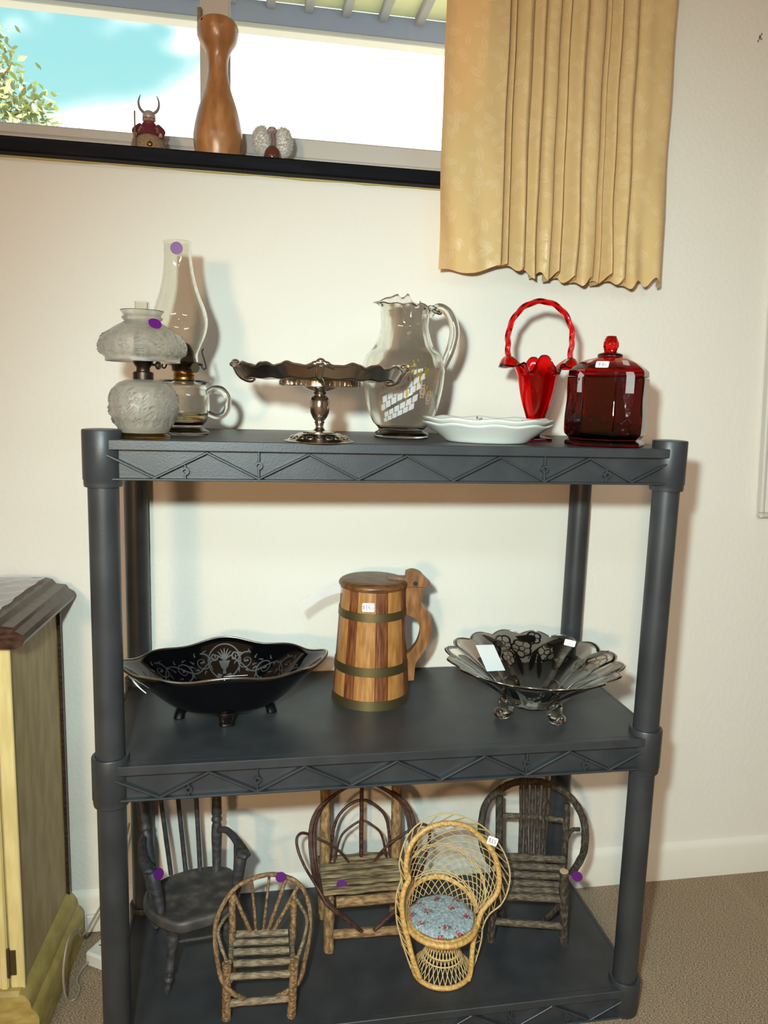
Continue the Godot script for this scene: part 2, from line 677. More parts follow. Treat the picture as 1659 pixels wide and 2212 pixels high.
func lamps() -> void:
	for p in PANELS:
		var t := thing("unseen_ceiling_light", "unseen slim fluorescent ceiling light behind the viewer, placed for highlights, on the " + ("left" if p.x < 0 else "right"), "ceiling light", p)  # fitting out of view, goes with the panel area light
		var f := MB.new()
		f.box(Vector3(0, -0.02, 0), Vector3(1.24, 0.04, 0.34), 0.006)
		part("housing", f, M.frame, t)
		var d := MB.new()
		d.box(Vector3(0, -0.045, 0), Vector3(1.2, 0.02, 0.3), 0.008)
		var m := mat(rgb8(250, 248, 240), 0.5)
		m.emission_enabled = true
		m.emission = KEY
		m.emission_energy_multiplier = 4.0
		part("diffuser", d, m, t)
	var w := thing("unseen_flash_lamp", "unseen stand-in for a camera flash, lamp head on an added thin stand", "lamp", Vector3(FLASH.x, 0, FLASH.z))  # stands in for a camera flash; head and stand are added
	var dir: Vector3 = (AIM - FLASH).normalized()
	var x := Vector3.UP.cross(dir).normalized()
	var bs := Basis(x, dir, x.cross(dir))
	var hh := MB.new()
	hh.lathe(prof([0.0, -0.07, 0.024, -0.07, 0.036, -0.05, 0.04, -0.012, 0.036, -0.012, 0.034, -0.018, 0.0, -0.018]), 32, Transform3D(bs, Vector3(0, FLASH.y, 0)))
	hh.tube([Vector3(0, FLASH.y, 0) - dir * 0.06, Vector3(0, FLASH.y - 0.1, 0.06), Vector3(0, 0.02, 0.06)], 0.008, 10)
	hh.lathe(prof([0, 0, 0.1, 0, 0.1, 0.012, 0.02, 0.025, 0, 0.025]), 28, Transform3D(Basis.IDENTITY, Vector3(0, 0, 0.06)))
	part("added_stand_and_head", hh, M.dark_iron, w)
	var le := MB.new()
	le.lathe(prof([0, -0.016, 0.033, -0.016, 0.033, -0.01, 0, -0.006]), 28, Transform3D(bs, Vector3(0, FLASH.y, 0)))
	var lm := mat(rgb8(250, 250, 250), 0.4)
	lm.emission_enabled = true
	lm.emission = KEY
	lm.emission_energy_multiplier = 60.0
	part("lens", le, lm, w)
	var g := thing("unseen_warm_lamp", "unseen warm globe lamp behind the viewer, placed to warm the shaded wall", "floor lamp", Vector3(-1.2, 0.0, 3.1))  # out of view, placed to light the wall under the shelves warmly
	var s := MB.new()
	s.ball(Vector3(0, 1.2, 0), Vector3.ONE * 0.14, 28, 18)
	var gm := mat(rgb8(255, 226, 180), 0.4)
	gm.emission_enabled = true
	gm.emission = Color(1.0, 0.78, 0.55)
	gm.emission_energy_multiplier = 4.0
	part("globe", s, gm, g)
	var k := MB.new()
	k.lathe(prof([0, 0, 0.14, 0, 0.14, 0.012, 0.02, 0.03, 0.009, 0.05, 0.009, 1.06, 0.03, 1.07, 0.03, 1.085, 0, 1.09]), 32)
	part("stand", k, M.brass, g)
	var o := OmniLight3D.new()  # unseen warm source inside the globe
	o.name = "unseen_warm_light"
	o.light_color = Color(1.0, 0.66, 0.38).linear_to_srgb()
	o.light_energy = 3.2
	o.light_size = 0.13
	o.omni_range = 12.0
	o.omni_attenuation = 2.0
	o.shadow_enabled = true
	add_child(o)
	o.position = g.position + Vector3(0, 1.2, 0)


# ---------------------------------------------------------------- room
func room() -> void:
	var b := MB.new()
	var zc := WALL_Z - 0.08
	# window opening: x -1.55 .. 0.205, y 1.452 .. 1.96
	b.box(Vector3(-0.6, 0.726, zc), Vector3(6.2, 1.452, 0.16))
	b.box(Vector3(-0.6, 2.205, zc), Vector3(6.2, 0.49, 0.16))
	b.box(Vector3(-2.625, 1.706, zc), Vector3(2.15, 0.508, 0.16))
	b.box(Vector3(1.3525, 1.706, zc), Vector3(2.295, 0.508, 0.16))
	struct("wall_back", b, M.wall, "warm white painted plaster wall with a high window")
	for d in [["wall_left", Vector3(-3.68, 1.225, 2.4), Vector3(0.16, 2.45, 5.8)], ["wall_right", Vector3(2.48, 1.225, 2.4), Vector3(0.16, 2.45, 5.8)], ["wall_front", Vector3(-0.6, 1.225, 5.28), Vector3(6.2, 2.45, 0.16)]]:
		var w := MB.new()
		w.box(d[1], d[2])
		struct(d[0], w, M.unseen_side_wall if d[0] != "wall_front" else M.unseen_far_wall)
	var c := MB.new()
	c.box(Vector3(-0.6, 2.51, 2.4), Vector3(6.4, 0.12, 5.96))
	struct("ceiling", c, M.ceiling)
	var f := MB.new()
	f.box(Vector3(-0.6, -0.06, 2.4), Vector3(6.4, 0.12, 5.96))
	struct("floor", f, M.carpet, "brown flecked short pile carpet")
	var k := MB.new()
	k.prism(v2([0, 0, 0.011, 0, 0.011, 0.07, 0.007, 0.08, 0, 0.0857]), -3.5, 2.4, Transform3D(Basis(Vector3(0, 0, 1), Vector3.UP, Vector3(1, 0, 0)), Vector3(0, 0, WALL_Z)))
	struct("baseboard_back", k, M.base, "off white baseboard along the back wall")
	var s := thing("wall_scuff", "small grey nail hole and scuff high on the wall right of the curtain", "wall mark", Vector3(0.748, 1.776, WALL_Z + 0.0005))
	var sc := MB.new()
	for q in [[0.0, 0.002, 0.0035], [-0.003, -0.005, 0.002], [0.003, 0.008, 0.0018], [0.004, -0.001, 0.0016]]:
		sc.ball(Vector3(q[0], q[1], 0.0), Vector3(q[2] * 0.7, q[2] * 1.3, 0.0009), 10, 6)
	part("chipped_paint", sc, mat(rgb8(110, 104, 92), 0.9), s)
	# flat panel at the right
	var p := thing("wall_panel", "large off white flat panel with thin edge trim mounted on the wall at right", "wall panel", Vector3(0.846, 0.834, WALL_Z))
	p.rotation.z = deg_to_rad(3.0)
	var pb := MB.new()
	pb.box(Vector3(0.4, 0.36, 0.006), Vector3(0.78, 0.70, 0.012), 0.002)
	part("board", pb, M.base, p)
	var e := MB.new()
	e.box(Vector3(0.4, 0.005, 0.009), Vector3(0.80, 0.01, 0.018), 0.003)
	e.box(Vector3(0.4, 0.715, 0.009), Vector3(0.80, 0.01, 0.018), 0.003)
	e.box(Vector3(0.005, 0.36, 0.009), Vector3(0.01, 0.70, 0.018), 0.003)
	e.box(Vector3(0.795, 0.36, 0.009), Vector3(0.01, 0.70, 0.018), 0.003)
	part("edge_trim", e, M.frame, p)


func window_and_outside() -> void:
	var sl := MB.new()
	sl.box(Vector3(-0.673, 1.4645, -0.378), Vector3(1.75, 0.025, 0.128), 0.003)
	struct("trim_1", sl, M.sill, "black painted window sill board")
	var gp := MB.new()
	var pp := []
	var rad := []
	for i in 60:
		pp.append(Vector3(-1.5 + i * 0.0285, 1.4515 + rng.randf_range(-0.0008, 0.0008), WALL_Z + 0.001))
		rad.append(0.0022 + rng.randf_range(-0.0008, 0.0012))
	gp.tube(pp, rad, 6)
	struct("trim_2", gp, M.putty, "yellowed bead of filler under the sill")
	var w := Node3D.new()
	w.name = "window_1"
	w.set_meta("kind", "structure")
	add_child(w)
	var f := MB.new()
	f.box(Vector3(-0.673, 1.497, -0.463), Vector3(1.75, 0.04, 0.045), 0.003)
	f.box(Vector3(-0.673, 1.94, -0.463), Vector3(1.75, 0.04, 0.045), 0.003)
	f.box(Vector3(-1.53, 1.72, -0.463), Vector3(0.04, 0.4, 0.045), 0.003)
	f.box(Vector3(0.185, 1.72, -0.463), Vector3(0.04, 0.4, 0.045), 0.003)
	part("window_frame", f, M.frame, w)
	var l := MB.new()
	l.box(Vector3(-0.92, 1.5255, -0.455), Vector3(1.2, 0.019, 0.03), 0.003)
	l.box(Vector3(-0.92, 1.9, -0.455), Vector3(1.2, 0.04, 0.03), 0.003)
	part("sash", l, M.frame, w)
	var r := MB.new()
	r.box(Vector3(-0.05, 1.5345, -0.463), Vector3(0.45, 0.037, 0.03), 0.003)
	r.box(Vector3(-0.05, 1.9, -0.463), Vector3(0.45, 0.04, 0.03), 0.003)
	part("sash", r, M.frame, w)
	var mu := MB.new()
	mu.box(Vector3(-0.289, 1.715, -0.453), Vector3(0.052, 0.41, 0.034), 0.004)
	mu.box(Vector3(-0.313, 1.715, -0.447), Vector3(0.01, 0.41, 0.012), 0.003)
	part("mullion", mu, M.frame, w)
	var la := MB.new()
	la.box(Vector3(-0.318, 1.735, -0.436), Vector3(0.008, 0.045, 0.014), 0.002)
	la.box(Vector3(-0.316, 1.712, -0.430), Vector3(0.012, 0.01, 0.016), 0.002)
	part("latch", la, M.silver, w)
	var p1 := MB.new()
	p1.box(Vector3(-0.92, 1.71, -0.458), Vector3(1.2, 0.36, 0.004))
	part("pane", p1, M.pane, w)
	var p2 := MB.new()
	p2.box(Vector3(-0.05, 1.72, -0.466), Vector3(0.44, 0.35, 0.004))
	part("pane", p2, M.pane, w)
	# eave outside
	var e := Node3D.new()
	e.name = "eave"
	e.set_meta("kind", "structure")
	add_child(e)
	var beam := MB.new()
	beam.box(Vector3(-0.6, 2.345, -1.77), Vector3(7.0, 0.075, 0.04), 0.004)
	part("fascia_beam", beam, mat(rgb8(146, 162, 208), 0.7), e)
	var strip := MB.new()
	strip.box(Vector3(-0.6, 2.3, -1.775), Vector3(7.0, 0.016, 0.06), 0.003)
	part("drip_edge", strip, mat(rgb8(206, 210, 222), 0.6), e)
	var rm := mat(rgb8(146, 152, 164), 0.8)
	var sm := mat(rgb8(224, 226, 196), 0.8)
	sm.backlight_enabled = true
	sm.backlight = Color(0.5, 0.52, 0.42)
	for i in 14:
		var x := -0.93 + i * 0.1294
		var rb := MB.new()
		rb.box(Vector3(x, 2.372, -1.13), Vector3(0.03, 0.03, 1.25), 0.003)
		part("rafter", rb, rm, e)
		var sp := MB.new()
		sp.box(Vector3(x + 0.0647, 2.388, -1.13), Vector3(0.127, 0.006, 1.25))
		part("soffit_panel", sp, sm, e)
	var g := MB.new()
	g.box(Vector3(-1, 0.85, -8.55), Vector3(24, 0.1, 16))
	struct("unseen_ground", g, mat(rgb8(176, 172, 150), 1.0), "unseen ground outside the window, kept pale to light the eave")  # never in view; pale so it bounces light up to the eave
	# tree
	var t := thing("tree", "sunlit pale green leafy tree seen through the left window pane", "tree", Vector3(-2.75, 0.9, -6.2))
	var tr := MB.new()
	tr.tube(curve(v3([0, 0, 0, 0.03, 0.8, 0, -0.03, 1.6, 0.05, 0.05, 2.5, 0.0, 0.1, 3.1, 0.02])), [0.11, 0.108, 0.106, 0.104, 0.102, 0.1, 0.098, 0.094, 0.09, 0.086, 0.08, 0.074, 0.068, 0.06, 0.054, 0.048, 0.04, 0.034, 0.028, 0.02, 0.012], 10)
	part("trunk", tr, M.bark_pale, t)
	var tips := []
	for i in 46:
		var a := rng.randf() * TAU
		var y := rng.randf_range(1.3, 2.95)
		var len := rng.randf_range(0.45, 0.98) * (1.0 if y < 2.3 else (3.35 - y) * 0.95)
		var b := MB.new()
		var st := Vector3(0.0, y - 0.35, 0.0)
		var en := Vector3(cos(a) * len, y + rng.randf_range(-0.15, 0.3), sin(a) * len)
		var md := (st + en) / 2 + Vector3(0, -0.08, 0)
		b.tube(curve([st, md, en], 4), [0.028, 0.025, 0.022, 0.019, 0.016, 0.013, 0.01, 0.007, 0.004], 6)
		part("branch", b, M.bark_pale, t)
		for k in 240:
			var q := rng.randf_range(0.3, 1.0)
			tips.append(st.lerp(en, q) + Vector3(rng.randfn(0, 0.1), rng.randfn(0, 0.1), rng.randfn(0, 0.1)))
	var lf := MB.new()
	lf.grid([[Vector3(0, 0, 0), Vector3(0, 0, 0)], [Vector3(-0.012, 0.02, 0.004), Vector3(0.012, 0.02, 0.004)], [Vector3(-0.016, 0.04, 0.0), Vector3(0.016, 0.04, 0.0)], [Vector3(-0.002, 0.068, -0.006), Vector3(0.002, 0.068, -0.006)]])
	var lm := mat(Color.WHITE, 0.6)
	lm.vertex_color_use_as_albedo = true
	lm.backlight_enabled = true
	lm.backlight = Color(0.5, 0.55, 0.3)
	var mm := MultiMesh.new()
	mm.transform_format = MultiMesh.TRANSFORM_3D
	mm.use_colors = true
	mm.mesh = lf.mesh(lm)
	mm.instance_count = tips.size()
	for i in tips.size():
		var bs := Basis.from_euler(Vector3(rng.randf() * TAU, rng.randf() * TAU, rng.randf() * TAU)).scaled(Vector3.ONE * rng.randf_range(0.9, 1.6))
		mm.set_instance_transform(i, Transform3D(bs, tips[i]))
		mm.set_instance_color(i, Color(0.10, 0.17, 0.12).lerp(Color(0.30, 0.33, 0.10), rng.randf()))
	var mi := MultiMeshInstance3D.new()
	mi.name = "foliage"
	mi.multimesh = mm
	t.add_child(mi)
	stuff(mi)


# ---------------------------------------------------------------- shelving
func shelving() -> void:
	var t := thing("shelving_unit", "dark grey plastic shelving unit with round posts, three shelves and zigzag ribbed rails", "shelving unit")
	var W := 0.86
	var D := 0.317
	var posts := MB.new()
	for x in [-W / 2, W / 2]:
		for z in [0.0, -D]:
			for seg in [[LOW_Y - 0.01, MID_Y - 0.03], [MID_Y - 0.02, TOP_Y - 0.03]]:
				var p := MB.new()
				var r := 0.0212
				p.lathe(prof([0, seg[0], r, seg[0], r, seg[1], 0, seg[1]]), 40, Transform3D(Basis.IDENTITY, Vector3(x, 0, z)))
				part("post", p, M.plastic, t)
	var k := 0
	for y in [LOW_Y, MID_Y, TOP_Y]:
		var h := 0.0565
		var s := Node3D.new()
		s.name = "shelf"
		t.add_child(s, true)
		s.position = Vector3(0, y, 0)
		var b := MB.new()
		b.box(Vector3(0, -0.003, -D / 2), Vector3(W + 0.026, 0.006, D + 0.0222))
		for zz in [[0.019, 1.0], [-D - 0.019, -1.0]]:
			b.box(Vector3(0, -0.0072, zz[0] - zz[1] * 0.0014), Vector3(W, 0.0144, 0.0128), 0.001)
			b.box(Vector3(0, -h / 2, zz[0] - zz[1] * 0.0075), Vector3(W, h - 0.002, 0.003))
			b.box(Vector3(0, -h + 0.0016, zz[0] - zz[1] * 0.003), Vector3(W, 0.0032, 0.0125), 0.0008)
		for xs in [-1.0, 1.0]:
			b.box(Vector3(xs * (W / 2 + 0.017), -0.0072, -D / 2), Vector3(0.0064, 0.0144, D), 0.001)
			b.box(Vector3(xs * (W / 2 + 0.0135), -h / 2, -D / 2), Vector3(0.003, h - 0.002, D))
			b.box(Vector3(xs * (W / 2 + 0.0145), -h + 0.0016, -D / 2), Vector3(0.0075, 0.0032, D), 0.0008)
		part("deck", b, M.plastic, s)
		for x in [-W / 2, W / 2]:
			for z in [0.0, -D]:
				var c := MB.new()
				var top := 0.0125 if k == 2 else 0.0095
				var bot = 0.0005 - y if k == 0 else -h - 0.0105
				var ri := 0.0 if k == 2 else 0.0218
				var pr := prof([0.0218, bot, 0.0255, bot, 0.0262, bot + 0.004, 0.0262, bot + 0.009, 0.0272, bot + 0.0105, 0.0272, top - 0.002, 0.0262, top])
				if k == 2:
					pr.append(Vector2(0.021, top + 0.0006))
					pr.append(Vector2(0, top + 0.0006))
				else:
					pr.append(Vector2(ri, top))
				pr.append(Vector2(ri, bot + 0.002))
				c.lathe(pr, 48, Transform3D(Basis.IDENTITY, Vector3(x, 0, z)), 0.8)
				part("corner_sleeve", c, M.plastic, s)
		# zigzag ribs and screw bosses on the front rail
		var n := 12
		var dx := W / n
		var zf := 0.0170
		for i in n:
			var a := Vector3(-W / 2 + i * dx, -0.0165 if i % 2 == 0 else -h + 0.004, zf)
			var e := Vector3(-W / 2 + (i + 1) * dx, -0.0165 if i % 2 == 1 else -h + 0.004, zf)
			if i == 0:
				a = a.lerp(e, 0.1) + Vector3(0, 0, 0.003)
			var d := (e - a).normalized()
			var rb := MB.new()
			rb.box((a + e) / 2, Vector3((e - a).length() + 0.002, 0.0032, 0.0112), 0.0007, Basis(d, Vector3(-d.y, d.x, 0), Vector3.BACK))
			part("rib", rb, M.plastic, s)
		for q in [[1.58, -0.043, false], [3.0, -0.034, true], [9.0, -0.034, true], [10.42, -0.042, false]]:
			var bo := MB.new()
			var x = -W / 2 + q[0] * dx
			bo.lathe(prof([0.0028, 0.0005, 0.0056, 0.0005, 0.0056, 0.0085, 0.0028, 0.0085, 0.0028, 0.0005]), 20, Transform3D(Basis(Vector3.RIGHT, Vector3.BACK, Vector3.DOWN), Vector3(x, q[1], zf - 0.004)))
			if q[2]:
				bo.box(Vector3(x, -0.0205, zf - 0.001), Vector3(0.003, 0.016, 0.009), 0.0006)
				bo.box(Vector3(x, -0.046, zf - 0.001), Vector3(0.003, 0.014, 0.009), 0.0006)
			else:
				bo.box(Vector3(x, q[1] + 0.0065, zf - 0.001), Vector3(0.003, 0.006, 0.009), 0.0006)
				bo.box(Vector3(x, q[1] - 0.008, zf - 0.001), Vector3(0.003, 0.006, 0.009), 0.0006)
			part("screw_boss", bo, M.plastic, s)
		k += 1


# ---------------------------------------------------------------- curtain
func curtain() -> void:
	var folds := [0.229, 0.241, 0.274, 0.298, 0.325, 0.345, 0.378, 0.411, 0.421, 0.445, 0.477]
	# plan of the cloth at the top: flat leading edge, knife pleats, flat return
	var plan := []
	for p in [[0.110, 0.004], [0.122, 0.0], [0.15, -0.002], [0.175, 0.001], [0.2, 0.003], [0.218, 0.004]]:
		plan.append(Vector2(p[0], p[1]))
	for i in folds.size():
		var x0: float = folds[i]
		var x1: float = folds[i + 1] if i + 1 < folds.size() else 0.551
		var w := x1 - x0
		var d := minf(0.02, w * 0.9)
		plan.append(Vector2(x0 - 0.0022, 0.004))
		plan.append(Vector2(x0 - 0.0006, -0.002))
		plan.append(Vector2(x0 - 0.0012, -d))
		plan.append(Vector2(x0 + 0.0016, -d))
		if i + 1 < folds.size():
			plan.append(Vector2(x0 + 0.0022, -0.006))
			plan.append(Vector2(x0 + w * 0.25, 0.002 + 0.003 * sin(i * 2.3)))
			plan.append(Vector2(x0 + w * 0.65, 0.010 + 0.004 * sin(i * 1.7)))
	for p in [[0.482, -0.004], [0.495, 0.003], [0.515, 0.002], [0.535, 0.004], [0.549, 0.001], [0.553, -0.012]]:
		plan.append(Vector2(p[0], p[1]))
	var c := curve(plan, 4)
	var rows := []
	var back := []
	var ny := 46
	var len := []
	var run := 0.0
	for j in c.size():
		if j > 0:
			run += c[j].distance_to(c[j - 1])
		len.append(run)
	for i in ny + 1:
		var q := float(i) / ny
		var row := []
		for j in c.size():
			var x: float = c[j].x
			var hem := 1.298 + 0.012 * smoothstep(0.15, 0.24, x) - 0.014 * smoothstep(0.25, 0.33, x) + 0.008 * sin(x * 190.0) * smoothstep(0.22, 0.27, x) + 0.004 * sin(x * 61.0)
			var y := lerpf(1.97, hem, q)
			var low := smoothstep(0.45, 1.0, q)
			var z: float = -0.299 + c[j].y * (1.0 + 0.5 * low) + 0.006 * low + 0.0035 * low * sin(x * 120.0 + y * 14.0) + 0.0016 * sin(y * 31.0 + x * 25.0)
			row.append(Vector3(x + 0.012 * (1.5 - y) * smoothstep(0.1, 0.5, x) + 0.0015 * sin(y * 17.0 + x * 40.0) * low, y, z))
		rows.append(row)
		var r2 := []
		for p in row:
			r2.append(p + Vector3(0, 0.0, -0.0012))
		back.append(r2)
	var mb := MB.new()
	mb.grid(rows, false, false)
	for i in rows.size():
		for j in c.size():
			mb.t[i * c.size() + j] = Vector2(len[j] * 4.6, rows[i][j].y * 4.6)
	var t := thing("curtain", "pleated gold leaf patterned curtain hanging at the right side of the window", "curtain")
	part("cloth", mb, M.curtain, t)
	# turned hem along the leading edge: a second layer of cloth
	var hm := MB.new()
	var hr := []
	for i in rows.size():
		var row := []
		for j in 6:
			row.append(rows[i][j] + Vector3(0.0005, 0, -0.003))
		hr.append(row)
	hm.grid(hr, false, false)
	part("side_hem", hm, M.curtain, t)
	var ln := MB.new()
	var lr := []
	for i in rows.size():
		var row := []
		for j in range(14, c.size(), 1):
			row.append(rows[i][j] + Vector3(0, 0.004, -0.0035))
		lr.append(row)
	ln.grid(lr, false, false)
	part("lining", ln, mat(rgb8(190, 172, 132), 0.9), t)
	var rod := MB.new()
	rod.tube([Vector3(-1.7, 1.985, -0.292), Vector3(0.62, 1.985, -0.292)], 0.01, 14)
	part("rod", rod, M.frame, t)


# ---------------------------------------------------------------- cabinet at left
func cabinet() -> void:
	var t := thing("cabinet", "cream painted wooden cabinet with a dark stepped top at the left edge", "cabinet", Vector3(-0.568, 0, -0.322), deg_to_rad(-4.0))
	# local: x to the left is negative, the right side is x = 0; z runs from 0 (back) to 0.245
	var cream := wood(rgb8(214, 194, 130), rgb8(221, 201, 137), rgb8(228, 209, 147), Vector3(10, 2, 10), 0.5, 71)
	var side := wood(rgb8(172, 148, 100), rgb8(184, 160, 110), rgb8(196, 172, 122), Vector3(6, 1.5, 6), 0.5, 72)  # darker cream: shade of the right side put into the colour
	var dark := wood(rgb8(44, 28, 20), rgb8(62, 42, 32), rgb8(80, 58, 46), Vector3(6, 16, 6), 0.28, 73)
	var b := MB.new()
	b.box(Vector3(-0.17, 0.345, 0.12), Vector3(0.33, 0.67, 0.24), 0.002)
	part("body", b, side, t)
	var e := MB.new()
	e.box(Vector3(-0.002, 0.385, 0.004), Vector3(0.006, 0.6, 0.008), 0.001)
	part("rear_edge", e, dark, t)
	var f := MB.new()
	f.box(Vector3(-0.012, 0.35, 0.2425), Vector3(0.022, 0.66, 0.006), 0.0015)
	f.box(Vector3(-0.34, 0.35, 0.2425), Vector3(0.022, 0.66, 0.006), 0.0015)
	f.box(Vector3(-0.17, 0.672, 0.2425), Vector3(0.31, 0.016, 0.006), 0.0015)
	part("face_frame", f, cream, t)
	var d := Node3D.new()
	d.name = "door"
	t.add_child(d)
	var dp := MB.new()
	dp.box(Vector3(-0.175, 0.37, 0.2435), Vector3(0.298, 0.58, 0.007), 0.002)
	dp.box(Vector3(-0.032, 0.37, 0.2475), Vector3(0.01, 0.56, 0.004), 0.0015)
	part("door_panel", dp, cream, d)
	var hg := MB.new()
	hg.tube([Vector3(-0.0245, 0.12, 0.2475), Vector3(-0.0245, 0.17, 0.2475)], 0.0028, 10)
	hg.box(Vector3(-0.019, 0.145, 0.2465), Vector3(0.012, 0.044, 0.0016))
	part("hinge", hg, M.brass_old, d)
	# moulded base
	var poly := v2([0, 0, 0.030, 0, 0.030, 0.055, 0.026, 0.064, 0.019, 0.07, 0.017, 0.082, 0.010, 0.094, 0, 0.1])
	var m := MB.new()
	m.prism(poly, -0.26, 0.0, Transform3D(Basis(Vector3.RIGHT, Vector3.UP, Vector3.BACK), Vector3(-0.006, 0, 0.26)))
	m.box(Vector3(-0.17, 0.05, 0.25), Vector3(0.34, 0.1, 0.02), 0.006)
	part("base_moulding", m, wood(rgb8(158, 136, 72), rgb8(172, 148, 82), rgb8(184, 162, 94), Vector3(4, 10, 4), 0.5, 74), t)
	# stepped top
	var top := MB.new()
	var tp := v2([-0.36, 0.678, 0.014, 0.678, 0.024, 0.684, 0.028, 0.692, 0.025, 0.700, 0.014, 0.706, 0.012, 0.712, -0.006, 0.714, -0.012, 0.722, -0.022, 0.725, -0.36, 0.725])
	top.prism(tp, 0.0, 0.262, Transform3D(Basis.IDENTITY, Vector3(0, 0, 0.0)))
	part("top_board", top, dark, t)
	var sh := MB.new()
	var rows := []
	for i in 22:
		var row := []
		for j in 18:
			var x := -0.33 + j * 0.0182
			var z := 0.012 + i * 0.0105
			row.append(Vector3(x + 0.002 * sin(i * 1.3), 0.7275 + 0.0015 + 0.0022 * sin(x * 70.0 + z * 50.0) * sin(z * 90.0) + 0.0008 * sin(x * 190.0), z))
		rows.append(row)
	sh.grid(rows, false, true)
	for q in sh.n.size():
		if sh.n[q].y < 0:
			sh.n[q] = -sh.n[q]
	var ps := thing("plastic_sheet", "crinkled clear plastic sheet lying on the dark cabinet top", "plastic sheet", t.position, t.rotation.y)
	part("film", sh, sheet(Color(0.92, 0.92, 0.94), 0.35, 0.2), ps)


func sticker(parent: Node3D, at: Vector3, bs: Basis, w: float, h: float, text: String) -> void:
	var p := MB.new()
	var pl := PackedVector2Array()
	var r := minf(w, h) * 0.15
	for q in [[1, 1, 0.0], [-1, 1, 90.0], [-1, -1, 180.0], [1, -1, 270.0]]:
		for k in 4:
			var a := deg_to_rad(q[2] + k * 30.0)
			pl.append(Vector2(q[0] * (w / 2 - r) + r * cos(a), q[1] * (h / 2 - r) + r * sin(a)))
	p.prism(pl, 0.0, 0.0004, Transform3D(bs, at))
	var o := part("price_sticker", p, M.paper, parent, "white handwritten price sticker" if text != "" else "small white sticker")
	if text == "":
		return
	var tm := TextMesh.new()
	var sf := SystemFont.new()
	sf.font_names = PackedStringArray(["Droid Serif"])
	sf.font_italic = true
	tm.font = sf
	tm.text = text
	tm.font_size = 16
	tm.pixel_size = h * 0.62 / 16.0
	tm.depth = 0.0002
	tm.material = M.ink
	var ti := MeshInstance3D.new()
	ti.name = "handwriting"
	ti.mesh = tm
	o.add_child(ti)
	ti.transform = Transform3D(bs, at + bs.z * 0.0006)


func dot(parent: Node3D, at: Vector3, nn: Vector3, r := 0.0095) -> void:
	var p := MB.new()
	var z := nn.normalized()
	var x := Vector3.UP.cross(z).normalized()
	p.lathe(prof([0, 0, r, 0, r, 0.0004, 0, 0.0004]), 28, Transform3D(Basis(x, z, x.cross(z)), at))
	part("round_sticker", p, M.purple, parent, "round purple sticker")


func top_shelf() -> void:
	small_lamp()
	big_lamp()
	cake_stand()
	pitcher()
	dishes()
	basket_vase()
	jar()


# height of a band of moulded roses and leaves at turn a and height y; rows of [height, count, size, phase]
func roses(a: float, y: float, r: float, bands: Array) -> float:
	var h := 0.0
	for b in bands:
		var st: float = TAU / b[1]
		var u := fposmod(a + b[3] + st / 2, st) - st / 2
		var d := Vector2(u * r, y - b[0])
		var q: float = d.length() / b[2]
		if q < 1.0:
			var an := d.angle()
			var petal := 0.72 + 0.28 * cos(5.0 * an + 4.0 * q)
			h = maxf(h, (1.0 - q * q) * petal * (0.75 + 0.25 * cos(q * 16.0)) + 0.1 * petal)
		else:
			var w := absf(fposmod(a + b[3], st) - st / 2) * r
			var leaf := 1.0 - pow(w / (b[2] * 0.8), 2.0) - pow((y - b[0]) / (b[2] * 1.1), 2.0)
			if leaf > 0.0:
				h = maxf(h, leaf * (0.55 + 0.25 * cos((y - b[0] + w * 1.4) * 2600.0)))
	return h


func embossed(outer: Array, wall: float, bands: Array, amp: float, segs := 220) -> MB:
	var mb := MB.new()
	var rows := []
	for p in outer:
		var row := []
		for j in segs:
			var a := TAU * j / segs
			var r: float = p.x + amp * roses(a, p.y, p.x, bands)
			row.append(Vector3(sin(a) * r, p.y, cos(a) * r))
		rows.append(row)
	for i in range(outer.size() - 1, -1, -1):
		var p: Vector2 = outer[i]
		var row := []
		var r := maxf(p.x - wall, 0.0002)
		for j in segs:
			var a := TAU * j / segs
			row.append(Vector3(sin(a) * r, p.y + (0.0 if i > 0 else wall), cos(a) * r))
		rows.append(row)
	mb.grid(rows, true, true)
	return mb


